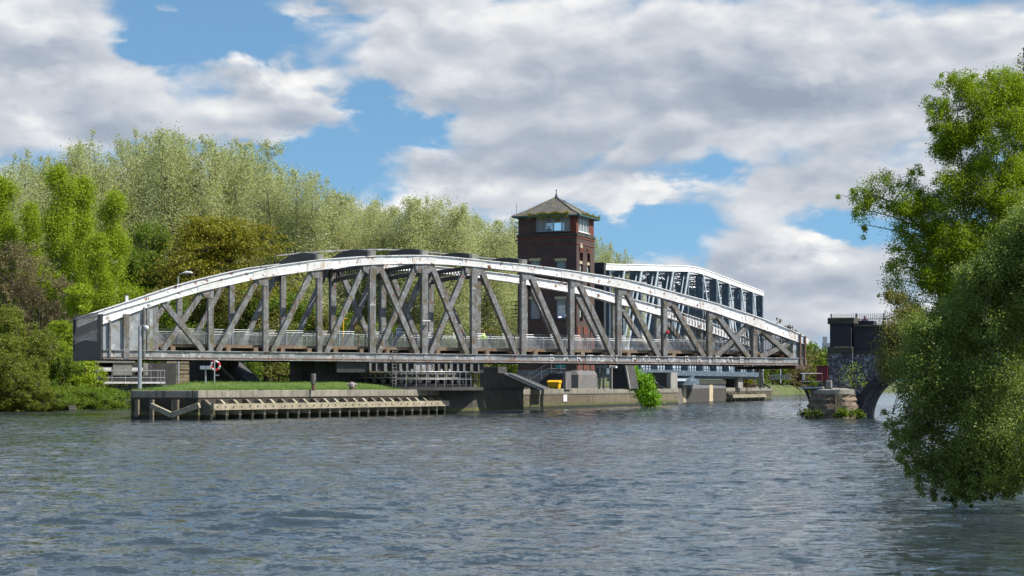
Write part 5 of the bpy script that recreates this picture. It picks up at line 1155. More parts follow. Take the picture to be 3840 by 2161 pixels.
# wall with the arch cut out
x0 = P_(3197, 1400)[0]+.01; x1 = x0+14; z_top = P_(3300, 1228, .3)[1]; z_led = P_(3220, 1316, .3)[1]
ca = P_(3226, 1560, .3)[0]+3.35; AA, AB = 3.35, 3.05; n = 20
arc_ = [(ca-AA*math.cos(math.pi*i/n), AB*math.sin(math.pi*i/n)) for i in range(n+1)]
mb = MB(); D0, D1 = .3, 5.6
mb.box(x0, ca-AA, D0, D1, -1, z_led); mb.box(ca+AA, x1, D0, D1, -1, z_led)
for (xa, za_), (xb, zb_) in zip(arc_, arc_[1:]):
    mb.add([(xa, D0, za_), (xb, D0, zb_), (xb, D0, z_led), (xa, D0, z_led), (xa, D1, za_), (xb, D1, zb_), (xb, D1, z_led), (xa, D1, z_led)], [(0, 1, 2, 3), (7, 6, 5, 4), (0, 4, 5, 1)])
mb.build('arch_wall', 'white_wash', ab)
mb = MB()
for (xa, za_), (xb, zb_) in zip(arc_, arc_[1:]):
    k = 1.14; P4 = [(xa, za_), (xb, zb_), (ca+(xb-ca)*k, zb_*k), (ca+(xa-ca)*k, za_*k)]; mb.prism(P4, 'y', D0-.05, D0+.01)
mb.build('arch_ring', 'blue_brick', ab)
MB().box(x0, x1, D0+.02, D1, z_led+.001, z_top).build('parapet', 'blue_brick', ab); MB().box(x0, x1, D0-.1, D0+.5, z_led-.18, z_led).build('string_course', 'dark_stone', ab); MB().box(x0, x1, D0-.08, D0+.5, z_top, z_top+.16).build('parapet_coping', 'dark_stone', ab, bev=.02)
rect(3210, 1204, 3276, 1226, 1.4, 2.6, 'blue_brick', 'inner_block')
# spiked railing on top
yy = 2.4; zr0 = P_(3210, 1222, yy)[1]; h = P_(3210, 1177, yy)[1]-zr0; xa = P_(3117, 1190, yy)[0]
r = fthing('spiked_railing', 'black spiked iron railing along the top of the dark brick abutment', 'railing', f, zr0)
mb = MB(); x = xa
while x < x1: mb.box(x-.012, x+.012, yy-.012, yy+.012, zr0, zr0+h); x += .125
mb.build('bars', 'black_iron', r); mb = MB()
for q in (.55, .12): mb.box(xa, x1, yy-.015, yy+.015, zr0+h*q-.02, zr0+h*q+.02)
mb.build('rail', 'black_iron', r)
for u in (3117, 3211, 3314): xx = P_(u, 1200, yy)[0]; MB().box(xx-.04, xx+.04, yy-.04, yy+.04, zr0-.0, zr0+h*1.02).build('railing_post', 'black_iron', r)
# round cutwater
cu_x, cu_y = f.world(*[P_(3120, 1565, -.5)[0], -.2]); r = thing('cutwater', 'crumbling rounded masonry cutwater with a domed concrete top, at the foot of the dark abutment', 'pier', (cu_x, cu_y, -1.0), ab=True)
mb = MB(); R2 = random.Random(4); n = 26; vs = []; lev = [(-1, 1.78), (.35, 1.74), (.6, 1.62), (.85, 1.66), (1.05, 1.55), (1.22, 1.60), (1.42, 1.46), (1.58, 1.5), (1.7, 1.38)]
for z, rr in lev:
    for k in range(n): a_ = 2*math.pi*k/n; q = rr+R2.uniform(-.07, .07); vs.append((q*math.cos(a_)*1.0, q*math.sin(a_)*.95, z+R2.uniform(-.03, .03)))
fs = [(i*n+k, i*n+(k+1) % n, (i+1)*n+(k+1) % n, (i+1)*n+k) for i in range(len(lev)-1) for k in range(n)]+[tuple(range((len(lev)-1)*n, len(lev)*n))]
mb.add(vs, fs); mb.build('rubble_masonry', 'rubble', r)
MB().lathe([(1.46, 1.62), (1.46, 1.88), (.9, 1.98), (.3, 2.02)], 26).build('concrete_cap', 'concrete', r)
for dx in (-.15, .02, .16): MB().box(dx, dx+.13, -1.85, -1.7, .2, 1.62+.05*dx).build('timber_post', 'old_timber', r)
# platform with white railing
g = kf(3045, 125.2); r = fthing('landing_stage', 'small rusty white railed platform left of the dark abutment', 'landing stage', g, 1.8); G_ = lambda u, v, y=0.0: g.hs(u, v, y)
a, b = G_(3004, 1450), G_(3081, 1458); MB().box(a[0], b[0], -.2, .9, b[1], a[1]).build('deck_plate', 'galv', r)
for v in (1401, 1431): p, q = G_(3004, v), G_(3085, v); MB().tube([(p[0], -.1, p[1]), (q[0], -.1, q[1])], .028, 6).build('rail', 'worn_white', r)
for u in (3009, 3027, 3044, 3060, 3084): p = G_(u, 1401); MB().tube([(p[0], -.1, p[1]), (p[0], -.1, a[1])], .024, 6).build('railing_post', 'rusty_steel', r)
p, q = G_(3018, 1458), G_(3034, 1500); MB().beam((p[0], 0, p[1]), (q[0], .3, q[1]), .12, .12).build('strut', 'dark_steel', r)
a, b = G_(3011, 1404), G_(3018, 1425); MB().box(a[0], b[0], -.2, -.12, b[1], a[1]).build('notice_plate', 'white', r)
r = fthing('red_cabinet', 'dull dark red metal cabinet standing against the left side of the abutment', 'cabinet', g, 1.9); a, b = G_(3062, 1375, .8), G_(3103, 1430, .8)
MB().box(a[0], b[0], .8, 1.7, b[1], a[1]).build('body', 'maroon', r, bev=.02); MB().box(a[0]-.04, b[0]+.02, .74, 1.76, a[1], a[1]+.05).build('lid', 'maroon', r); MB().box(a[0]+.05, b[0]-.02, .9, 1.6, 1.9, b[1]).build('stand', 'dark_steel', r)
a, b = G_(3100, 1428, .2), G_(3120, 1456, .2); r = fthing('concrete_block', 'small pale concrete block at the foot of the abutment beside the red cabinet', 'block', g, b[1]); MB().box(a[0], b[0], -.1, .3, b[1], a[1]).build('block', 'concrete', r, bev=.03); MB().box(a[0]-.04, b[0]+.04, -.14, .34, b[1]-.06, b[1]).build('footing', 'dark_concrete', r)
# ------------------------------------------------------------------ far bank at the right
ff = kf(2930, 440); r = fthing('blue_fence', 'pale blue metal fence on the far grassy bank, seen under the tip of the bridge', 'fence', ff, 2.6); p, q = ff.hs(2888, 1406), ff.hs(2966, 1405)
mb = MB(); zb_ = ff.hs(2930, 1424)[1]
x = p[0]
while x < q[0]: mb.box(x-.05, x+.05, -.03, .03, zb_, p[1]); x += .42
mb.build('bars', 'pale_blue', r)
for z in (p[1]-.08, zb_+.1): MB().box(p[0], q[0], -.05, .05, z-.05, z+.05).build('rail', 'pale_blue', r)
r = thing('lamp_post', 'tall thin blue grey pole standing behind the pale blue fence on the far bank', 'post', (px(2927, 445), 445, 2.6)); hh = hz_(1370, 445)-2.6
MB().tube([(0, 0, 0), (0, 0, hh)], .13, 8).build('pole', 'pale_blue', r); MB().box(-.2, .3, -.15, .15, hh, hh+.15).build('lamp_head', 'pale_blue', r)
def farblock(lab, u0, u1, v0, z, m, steps, nm='building', cat='building', base=6.0):
    r = thing(nm, lab, cat, (px((u0+u1)/2, z), z, base)); w = (u1-u0)/FP*z/2; h = hz_(v0, z)-base
    MB().box(-w, w, 0, w*1.2, 0, h).build('walls', m, r); MB().box(-w*.9, w*.1, 2, w, h, h+steps).build('roof_plant', m, r)
    mb = MB()
    for i in range(5):
        for j in range(4): mb.box(-w*.85+i*w*.36, -w*.85+i*w*.36+w*.2, -.3, 0, h*.3+j*h*.17, h*.3+j*h*.17+h*.08)
    mb.build('window_rows', glass(), r)
farblock('pale grey office block far away on the skyline right of the bridge tip', 3086, 3118, 1287, 1500, 'far_wall', 5)
r = thing('house', 'low house with a dull red roof among the far bank trees left of the abutment', 'house', (px(3080, 560), 560, 3.0), 10)
MB().box(-2.6, 2.6, 0, 6, 0, 6.6).build('walls', 'concrete', r); MB().prism([(-3, 6.6), (3, 6.6), (3, 6.8), (0, 9.3), (-3, 6.8)], 'y', -.3, 6.3).build('roof', mat('tile_red', (.26, .09, .06), None, 3, .9), r)
for x in (-1.6, .6): MB().box(x, x+1.0, -.05, 0, 3.8, 5.2).build('window', glass(), r)

# ------------------------------------------------------------------ people
def skin_mesh(name, V, E, Rr, m, par, sub=1):
    me = bpy.data.meshes.new(name); me.from_pydata(V, E, []); o = bpy.data.objects.new(name, me); col.objects.link(o)
    md = o.modifiers.new('skin', 'SKIN'); md.use_smooth_shade = True
    for i, s_ in enumerate(me.skin_vertices[0].data): s_.radius = Rr[i] if isinstance(Rr[i], tuple) else (Rr[i], Rr[i]); s_.use_root = (i == 0)
    if sub: sm = o.modifiers.new('sub', 'SUBSURF'); sm.levels = sub; sm.render_levels = sub
    dg = bpy.context.evaluated_depsgraph_get(); nm = bpy.data.meshes.new_from_object(o.evaluated_get(dg)); bpy.data.objects.remove(o); bpy.data.meshes.remove(me)
    nm.materials.clear(); nm.materials.append(M_(m)); nm.name = name
    q = bpy.data.objects.new(name, nm); col.objects.link(q); q.parent = par; return q
def person(lab, X, Y, Z, deg, jacket, trousers, pose='stand', hair='hair', hip=0.0, group=None):
    r = thing('person', lab, 'person', (X, Y, Z), deg, group); r.scale = (.94, .94, .94)
    L = 1.0 if pose != 'lean' else 1.0; ln = .28 if pose == 'lean' else .04
    pel = (0, 0, .95); ch = (0, -.04-ln*.6, 1.28); nk = (0, -.04-ln, 1.47); hd = (0, -.06-ln*1.1, 1.56)
    sh = [(-.19, -.03-ln, 1.41), (.19, -.03-ln, 1.41)]
    if pose == 'lean': el = [(-.27, -.12-ln, 1.16), (.27, -.12-ln, 1.16)]; wr = [(-.2, -.36-ln, 1.10), (.2, -.36-ln, 1.10)]
    elif pose == 'walk': el = [(-.26, .10, 1.16), (.26, -.14, 1.16)]; wr = [(-.26, .02, .92), (.25, -.30, .98)]
    else: el = [(-.27, .02, 1.15), (.27, .0, 1.15)]; wr = [(-.25, -.10, .93), (.25, -.14, .93)]
    st = .16 if pose == 'walk' else .03
    kn = [(-.11, -.04-st*.6, .51), (.11, -.02+st*.4, .51)]; an = [(-.12, .02-st, .09), (.12, .04+st, .09)]; to = [(-.13, -.14-st, .04), (.13, -.12+st, .04)]
    V = [pel, ch, nk, hd]+sh+el+wr+[(-.10, 0, .90), (.10, 0, .90)]+kn+an+to
    E_ = [(0, 1), (1, 2), (2, 3), (1, 4), (1, 5), (4, 6), (5, 7), (6, 8), (7, 9), (0, 10), (0, 11), (10, 12), (11, 13), (12, 14), (13, 15), (14, 16), (15, 17)]
    Rr = [(.13, .10), (.14, .10), .055, .06, .055, .055, .042, .042, .030, .030, .08, .08, .058, .058, .038, .038, .035, .035]
    for i in (0, 1):      # hands: five unequal fingers each
        w_ = Vector(wr[i]); d = (w_-Vector(el[i])).normalized(); b = len(V); V.append(tuple(w_+d*.07)); E_.append((8+i, b)); Rr.append(.028)
        sx = -1 if i == 0 else 1
        for k, fl in enumerate((.07, .08, .075, .06)):
            q = w_+d*.08+Vector(((k-1.5)*.018, -.01, 0)); c = len(V); V.append(tuple(q+d*fl*.5)); V.append(tuple(q+d*fl*.9+Vector((0, -.02, -.01)))); E_ += [(b, c), (c, c+1)]; Rr += [.009, .008]
        q = w_+d*.03+Vector((-sx*.03, -.02, 0)); c = len(V); V.append(tuple(q)); V.append(tuple(q+d*.05)); E_ += [(b, c), (c, c+1)]; Rr += [.011, .009]
    body = skin_mesh('body', V, E_, Rr, 'skin', r)
    # head with features, joined to the body mesh by overlap
    mb = MB(); hx, hy, hzz = hd; pr = [(.02, -.13), (.055, -.115), (.072, -.06), (.078, 0), (.080, .05), (.068, .095), (.035, .122), (.006, .13)]
    mb.lathe([(a_, hzz+.06+z) for a_, z in pr], 14, (hx, hy)); mb.add([(hx-.012, hy-.075, hzz+.04), (hx+.012, hy-.075, hzz+.04), (hx, hy-.105, hzz+.03), (hx, hy-.076, hzz+.075)], [(0, 1, 2), (0, 2, 3), (1, 3, 2)])
    for s_ in (-1, 1): mb.tube([(hx+s_*.076, hy, hzz+.03), (hx+s_*.086, hy+.005, hzz+.075)], .014, 6)
    mb.m = 1
    for s_ in (-1, 1): mb.tube([(hx+s_*.028, hy-.070, hzz+.065), (hx+s_*.028, hy-.079, hzz+.065)], .010, 6)
    mb.tube([(hx-.02, hy-.074, hzz-.005), (hx+.02, hy-.074, hzz-.005)], .005, 5)
    h_ = mb.build('head', ['skin', 'hair'], r, smooth=True)
    # fold the head into the one body mesh
    bme = body.data; hv = [v.co.copy() for v in h_.data.vertices]; hf = [tuple(p.vertices) for p in h_.data.polygons]; hm = [p.material_index for p in h_.data.polygons]
    vs = [tuple(v.co) for v in bme.vertices]+[tuple(v) for v in hv]; n0 = len(bme.vertices); fs = [tuple(p.vertices) for p in bme.polygons]+[tuple(i+n0 for i in q) for q in hf]; mi = [0]*len(bme.polygons)+hm
    nm = bpy.data.meshes.new('body'); nm.from_pydata(vs, [], fs); nm.materials.append(M_('skin')); nm.materials.append(M_('hair')); nm.polygons.foreach_set('material_index', mi); nm.polygons.foreach_set('use_smooth', [True]*len(fs))
    body.data = nm; bpy.data.objects.remove(h_); bpy.data.meshes.remove(bme)
    mb = MB(); mb.lathe([(.084, hzz+.075), (.086, hzz+.12), (.074, hzz+.165), (.04, hzz+.195), (.006, hzz+.202)], 12, (hx, hy+.012)); mb.build('hair', hair, r, smooth=True)
    jw = 1.22 if jacket == 'hivis' else 1.1
    jz = .84 if jacket == 'hivis' else .92
    VJ = [(0, 0, jz), (0, -.02-ln*.5, 1.12), ch, (0, nk[1], 1.43)]+sh+el+[tuple(Vector(wr[i])*.88+Vector(el[i])*.12) for i in (0, 1)]
    EJ = [(0, 1), (1, 2), (2, 3), (2, 4), (2, 5), (4, 6), (5, 7), (6, 8), (7, 9)]
    jk = skin_mesh('jacket', VJ, EJ, [(.19*jw*.95, .14*jw), (.17*jw, .13*jw), (.18*jw, .13*jw), (.09, .08), .085, .085, .070, .070, .055, .055], jacket, r)
    if jacket == 'hivis':
        mb = MB(); mb.lathe([(.205, 1.05), (.207, 1.10)], 16); mb.build('reflective_band', 'reflect', jk)
    skin_mesh('trousers', [(0, .0, .95), (-.10, 0, .86), (.10, 0, .86)]+kn+an, [(0, 1), (0, 2), (1, 3), (2, 4), (3, 5), (4, 6)], [(.15, .12), .10, .10, .078, .078, .062, .062], trousers, r)
    for i in (0, 1): x, y, z = an[i]; MB().tube([(x, y+.04, .045), (x, y-.06, .05), (x, y-.19, .035)], [.045, .05, .03], 8).build('shoe', 'black_paint', r, smooth=True)
    return r
sA = 2.6; t_ = BF.hs(1811, 1260, sA)[0]; X, Y = BF.world(t_, sA)
pr_ = person('person in a bright yellow high visibility jacket and dark trousers walking on the bridge deck', X, Y, DK(t_), 75, 'hivis', 'dark_cloth', 'walk')
sA = 2.2; t_ = BF.hs(1722, 1260, sA)[0]; X, Y = BF.world(t_, sA)
person('person in dark clothes leaning on the bridge, left of the yellow jacket', X, Y, DK(t_), 60, 'dark_cloth', 'dark_cloth', 'lean')
X, Y = TF.world(tx(2062, 850, 1.3), 1.3); person('person in dark blue clothes sitting at the tower cabin window, seen from the chest up', X, Y, tz(2062, 846, 1.3)-1.72, -20, 'dark_cloth', 'dark_cloth', 'lean')
X, Y = f.world(P_(3242, 1200, 3.2)[0], 3.2); person('person in a purple top standing behind the spiked railing on the abutment', X, Y, hz_(1179, Y)-1.74, 10, 'purple_cloth', 'dark_cloth', 'stand')
# ------------------------------------------------------------------ trees and plants
def leaf_mesh(name, pos, size, rng, m, aspect=.6, updir=None, flat=0.0):
    n = len(pos); pos = np.asarray(pos); a = rng.normal(size=(n, 3)); 
    if updir is not None: a = a*(1-flat)+np.asarray(updir)*flat
    a /= np.linalg.norm(a, axis=1)[:, None]+1e-9; b = rng.normal(size=(n, 3)); b -= a*(a*b).sum(1)[:, None]; b /= np.linalg.norm(b, axis=1)[:, None]+1e-9
    s = (size*(.6+.8*rng.random(n)))[:, None]/2 if np.isscalar(size) else (size*(.6+.8*rng.random(n)))[:, None]/2
    v = np.empty((n, 4, 3)); v[:, 0] = pos-a*s; v[:, 1] = pos+b*s*aspect; v[:, 2] = pos+a*s; v[:, 3] = pos-b*s*aspect
    me = bpy.data.meshes.new(name); me.vertices.add(n*4); me.vertices.foreach_set('co', v.reshape(-1)); me.loops.add(n*4); me.loops.foreach_set('vertex_index', np.arange(n*4, dtype=np.int32))
    me.polygons.add(n); me.polygons.foreach_set('loop_start', np.arange(0, n*4, 4, dtype=np.int32)); me.polygons.foreach_set('loop_total', np.full(n, 4, dtype=np.int32)); me.update(calc_edges=True); me.materials.append(m); return me
def tree(name, label, cat, lobes, stems, leaf_n, leaf_s, lm, bark, seed, style='round', twig_r=.02, trunk_r=.25, clus=None, group=None, twigs=True, aspect=.6, shell=.45, spread=1.0):
    """lobes: (x, y, z, rx, ry, rz) ellipsoids the foliage fills; stems: list of trunk polylines; everything local to the foot of the tree"""
    rng = np.random.default_rng(seed); root = thing(name, label, cat, (0, 0, 0), 0, group)
    L = np.array(lobes, float); vol = L[:, 3]*L[:, 4]*L[:, 5]; vol = vol**.8; vol /= vol.sum()
    ncl = clus or max(20, leaf_n//60); which = rng.choice(len(L), ncl, p=vol)
    d = rng.normal(size=(ncl, 3)); d /= np.linalg.norm(d, axis=1)[:, None]; rad = (shell+(1-shell)*rng.random(ncl)**.6)[:, None]
    C = L[which, :3]+d*rad*L[which, 3:6]
    mb = MB()
    S = [[Vector(p) for p in s] for s in stems]; allp = []
    for s in S:
        n = len(s); mb.tube(s, [trunk_r*(1-.75*i/(n-1)) for i in range(n)], 7)
        for i in range(n-1):
            for q in (0, .33, .66): allp.append((s[i].lerp(s[i+1], q), trunk_r*(1-.75*(i+q)/(n-1))))
        allp.append((s[-1], trunk_r*.25))
    AP = np.array([tuple(p) for p, _ in allp]); AR = np.array([r_ for _, r_ in allp])
    # limbs to the lobes
    nodes_ = [(Vector(p), r_) for p, r_ in allp]
    for l in L:
        tgt = Vector(l[:3])+Vector((0, 0, l[5]*.2)); low = AP[:, 2] < tgt.z-.3*max(.2, abs(math.hypot(*(AP[0, :2]-l[:2])))*.3)
        idx = np.where(low)[0] if low.any() else np.arange(len(AP)); dd = np.linalg.norm(AP[idx]-np.array(tgt), axis=1); j = idx[dd.argmin()]
        a = Vector(AP[j]); mid = a.lerp(tgt, .5)+Vector((rng.normal()*.1, rng.normal()*.1, .1))*min(1.0, (tgt-a).length*.3)
        rr = min(AR[j]*.6, trunk_r*.5); mb.tube([a, mid, tgt], [rr, rr*.65, rr*.3], 5); nodes_ += [(mid, rr*.6), (a.lerp(mid, .5), rr*.8), (tgt, rr*.3), (mid.lerp(tgt, .5), rr*.45)]
    NP_ = np.array([tuple(p) for p, _ in nodes_])
    if twigs:
        for i in range(ncl):
            c = C[i]; w = np.linalg.norm(NP_-c, axis=1)+np.maximum(0, NP_[:, 2]-c[2]+.2)*(1.5 if style != 'weep' else .2); a = Vector(NP_[w.argmin()]); c = Vector(c)
            m_ = a.lerp(c, .55)+Vector((0, 0, (c-a).length*(.08 if style != 'weep' else .18))); mb.tube([a, m_, c], [twig_r*1.6, twig_r, twig_r*.5], 3, caps=False)
    mb.build('trunk', bark, root)
    k = max(1, leaf_n//ncl); n = ncl*k; ci = np.repeat(np.arange(ncl), k); g = rng.normal(size=(n, 3)); base = L[which][ci]; sc_ = (base[:, 3:6].min(1)*.20*spread)[:, None]
    amp = (.6+.9*rng.random(ncl))[ci][:, None]
    if style == 'up': out = C[ci]-base[:, :3]; t = (rng.random(n)-.25)[:, None]; pos = C[ci]+g*sc_*.75*amp+np.c_[out[:, 0]*.15, out[:, 1]*.15, np.ones(n)*1.3]*t*base[:, 3:4]*.55
    elif style == 'weep': t = rng.random(n)[:, None]; pos = C[ci]+g*sc_*.75*amp*np.array([1, 1, .5])+np.c_[np.zeros(n), np.zeros(n), -np.ones(n)]*t*(base[:, 3:4]*.62)*amp
    elif style == 'flat': pos = C[ci]+g*sc_*amp*np.array([1.5, 1.5, .45])
    else: pos = C[ci]+g*sc_*amp
    me = leaf_mesh('crown', pos, leaf_s, rng, lm, aspect); o = bpy.data.objects.new('crown', me); col.objects.link(o); o.parent = root
    return root
LM = {
 'poplar': leafmat('leaf_poplar', (.41, .44, .23), (.55, .57, .37), (.32, .37, .15), .55),
 'birch': leafmat('leaf_birch', (.26, .36, .02), (.37, .45, .03), (.19, .28, .02), .45),
 'maple': leafmat('leaf_maple', (.20, .235, .02), (.30, .27, .03), (.32, .19, .035), .4), 'haw': leafmat('leaf_hawthorn', (.13, .19, .02), (.22, .25, .035), (.24, .17, .05), .4),
 'green': leafmat('leaf_green', (.12, .20, .02), (.20, .28, .03), (.07, .12, .014), .4),
 'olive': leafmat('leaf_olive', (.15, .17, .035), (.23, .22, .055), (.22, .16, .07), .35),
 'dark': leafmat('leaf_dark', (.05, .085, .014), (.10, .15, .024), (.14, .20, .03), .3),
 'ivy': leafmat('leaf_ivy', (.14, .33, .012), (.26, .46, .02), (.34, .52, .05), .3, .4),
 'bud': leafmat('leaf_bud', (.19, .16, .085), (.26, .20, .11), (.19, .22, .05), .3),
 'near': leafmat('leaf_near', (.16, .24, .045), (.26, .34, .085), (.44, .50, .20), .5, .45),
 'nbirch': leafmat('leaf_near_birch', (.19, .29, .012), (.31, .42, .02), (.40, .50, .04), .52, .45),
}
def place(o, x, y, z=None, s=1.0, rz=0.0, label=None, sx=None):
    o.location = (x, y, ground_h(x, y)-.1 if z is None else z); o.rotation_euler = (0, 0, rz); o.scale = (s*(sx or 1), s*(sx or 1), s)
    if label: o['label'] = label
    return o
def zbank(u): return 100.24/(.364-(u-U0)/FP)
first = {}
def inst(key, make, u, vtop, z, label, H, sx=1.0, rz=0.0, base=None):
    """place one tree of kind key so that it stands at distance z and reaches picture row vtop"""
    x = px(u, z); g = ground_h(x, z)-.1 if base is None else base; s = (hz_(vtop, z)-g)/H
    if key not in first: o = first[key] = make()
    else: o = copy_tree(first[key])
    return place(o, x, z, g, s, rz, label, sx)
# --- poplars: several upright stems, airy pale crowns, unit height 26 m
def poplar(seed):
    def mk():
        rg = random.Random(seed); stems = []; lobes = []
        for k in range(5):
            a = k*1.257+rg.uniform(-.4, .4); r0 = .4; r1 = rg.uniform(1.6, 3.8); h = 26*rg.uniform(.87, .96) if k else 24.8
            if k == 0: r1 = .6
            c, s_ = math.cos(a), math.sin(a); st = [(r0*c, r0*s_, 0), (r1*.45*c, r1*.45*s_, h*.3), (r1*.8*c, r1*.8*s_, h*.62), (r1*c, r1*s_, h*.92)]; stems.append(st)
            for q in (.22, .34, .46, .58, .70, .82, .93, 1.0):
                rr = (2.6 if q < .8 else 2.2 if q < .9 else 1.7 if q < .95 else 1.0)*rg.uniform(.8, 1.15); lobes.append((r1*q*c*1.25+rg.uniform(-.5, .5), r1*q*s_*1.25+rg.uniform(-.5, .5), h*q, rr, rr, rr*1.4))
        for k in range(12): a = rg.uniform(0, 6.28); q = rg.uniform(.18, .5); lobes.append((4.0*math.cos(a)*rg.uniform(.6, 1), 4.0*math.sin(a)*rg.uniform(.6, 1), 26*q, 1.9, 1.9, 3.0))
        return tree('poplar_tree', '', 'tree', lobes, stems, 120000, .205, LM['poplar'], 'bark', seed, 'up', .020, .20, 1800, 'poplars behind the bridge', shell=.1, spread=1.5, aspect=.5)
    return mk
where = ['leftmost, thin topped and behind the bright birches', 'over the gap between the first two bright birches', 'behind the second bright birch', 'left shoulder of the tall group, lower than its neighbour', 'twin topped, in the high group over the left arm', 'tallest, round topped, in the middle of the high group', 'tall one right of the tallest, above the orange maple', 'pointed one over the right edge of the orange maple', 'leaning top on the falling edge of the high group', 'last of the high group before the lower row', 'first of the lower row, over the arch of the bridge', 'second of the lower row, over the bridge crown', 'third of the lower row, over the middle of the bridge', 'fourth of the lower row, over the middle posts', 'fifth of the lower row, right of the middle posts', 'sixth of the lower row, falling away towards the tower', 'seventh of the lower row, left of the tower top', 'lowest one touching the left side of the tower', 'first to the right of the tower', 'second to the right of the tower, sparse', 'small sparse one above the white aqueduct chord']
plist = [(50, 400), (122, 378), (205, 362), (300, 338), (385, 322), (462, 318), (538, 340), (615, 342), (690, 392), (752, 412), (830, 478), (900, 492), (962, 492), (1040, 490), (1110, 488), (1180, 512), (1245, 545), (1292, 590), (1505, 592), (1552, 628), (1592, 662)]
for i, (uu, vv) in enumerate(plist):
    u, v = uu*3840/2576, vv*3840/2576; z = max(250+(i*37 % 30), zbank(u)+10+(i*13 % 9)); k = 'poplar%d' % (i % 3)
    inst(k, poplar(11+i % 3), u, v, z, 'pale green airy poplar: '+where[i], 26.0, sx=(1.12 if i < 10 else 1.22 if i < 18 else .75)*(26/ (hz_(v, z)))**.35*1.02, rz=i*1.9)
# --- birches on the left, bright yellow green, drooping
def birch(seed):
    def mk():
        rg = random.Random(seed); stems = [[(0, 0, 0), (.15, 0, 5), (-.1, .1, 10), (.05, 0, 15.6)]]; lobes = [(0, 0, 15.2, .55, .55, .9)]
        for k in range(30):
            h = 2.2+12.9*rg.random()**.9; w = 1.7*(1-(h/16.5)**1.5)+.25; a = rg.uniform(0, 6.28); q = rg.uniform(.2, 1.0); rr = .55+.35*w*.6; lobes.append((w*q*math.cos(a), w*q*math.sin(a), h, rr, rr, rr*1.2))
        return tree('birch_tree', '', 'tree', lobes, stems, 42000, .135, LM['birch'], 'pale_bark', seed, 'up', .02, .18, 900, 'bright birches on the left bank', shell=.1, aspect=.6, spread=2.6)
    return mk
for i, (uu, vv, z, sx, lab) in enumerate([(5, 440, 203, 1.1, 'bright green birch cut by the left edge of the view'), (78, 500, 212, .9, 'shorter bright green birch between the left edge and the tallest birch'), (148, 408, 200, .98, 'tallest bright yellow green birch of the left group'), (207, 432, 205, .95, 'second tallest bright birch, just right of the tallest'), (290, 476, 198, 1.02, 'broad bright birch at the right of the left group, over the end of the bridge'), (245, 580, 192, 1.15, 'low bright birch in front of the left group, by the end of the bridge')]):
    inst('birch%d' % (i % 2), birch(31+i % 2), uu*1.4907, vv*1.4907, z, lab, 16.2, sx=sx, rz=i*1.3)
# --- round broadleaf trees
def round_tree(nm, seed, lm, H=12.0, W=4.6, low=.25, n=24, leaves=20000, ls=.19, bark='bark', style='round', group=None, cat='tree', clus=None, sh=.45):
    def mk():
        rg = random.Random(seed); stems = [[(0, 0, 0), (.1, 0, H*.25), (-.1, .1, H*.5), (.1, -.1, H*.8)], [(0, 0, .2), (W*.3, 0, H*.3), (W*.45, .2, H*.6)], [(0, 0, .2), (-W*.3, .2, H*.3), (-W*.5, -.2, H*.55)]]; lobes = []
        for k in range(n):
            q = low+(1-low)*rg.random(); w = W*math.sqrt(max(.05, 1-((q-.45)/.60)**2)); a = rg.uniform(0, 6.28); f_ = rg.uniform(.3, .95); rr = W*.30*rg.uniform(.7, 1.2); z_ = min(q*H, H-rr*.9); lobes.append((w*f_*math.cos(a)*.85, w*f_*math.sin(a)*.85, z_, rr, rr, rr*.8))
        return tree(nm, '', cat, lobes, stems, leaves, ls, LM[lm], bark, seed, style, .022, H*.016, clus or leaves//45, group, shell=sh)
    return mk
inst('maple', round_tree('maple_tree', 51, 'maple', 13, 6.0, .15, 44, 52000, .18, 'dark_bark', 'flat'), 812, 800, 222, 'round orange tinged green maple rising behind the left arm of the bridge', 13.2, rz=.4)
i_ = 0
for (uu, vv, z, sx, key, lab, rz) in [
    (375, 552, 228, .6, 'green', 'small fresh green tree between the birches and the orange maple', .2), (345, 620, 222, .8, 'green', 'low fresh green tree right behind the end of the bridge', 2.0),
    (30, 600, 196, 1.0, 'bud', 'brownish budding tree at the left edge below the birches', .5), (100, 640, 192, .8, 'bud', 'brownish budding tree below the tallest birch', 1.7), (165, 690, 188, .7, 'bud', 'thin budding tree left of the bright maple by the bridge end', 2.9),
    (190, 700, 181, .62, 'brightm', 'small bright yellow green maple beside the left end of the bridge', .9),
    (150, 800, 176, .6, 'brightm', 'low bright yellow green bush below the small maple, left of the bridge end', 2.2)]:
    mk = {'green': round_tree('broadleaf_tree', 61, 'green', 12, 4.0, .12, 28, 30000, .18, group='broadleaf trees behind the bridge end'), 'bud': round_tree('budding_tree', 62, 'bud', 12, 3.8, .1, 28, 16000, .14, 'dark_bark', group='brown budding trees on the left bank'), 'brightm': round_tree('young_maple', 63, 'birch', 10, 3.6, .12, 26, 24000, .19, 'dark_bark', 'flat', group='bright young maples by the bridge end')}[key]
    inst(key, mk, uu*1.4907, vv*1.4907, z, lab, 12.2 if key != 'brightm' else 10.2, sx=sx*1.1, rz=rz)
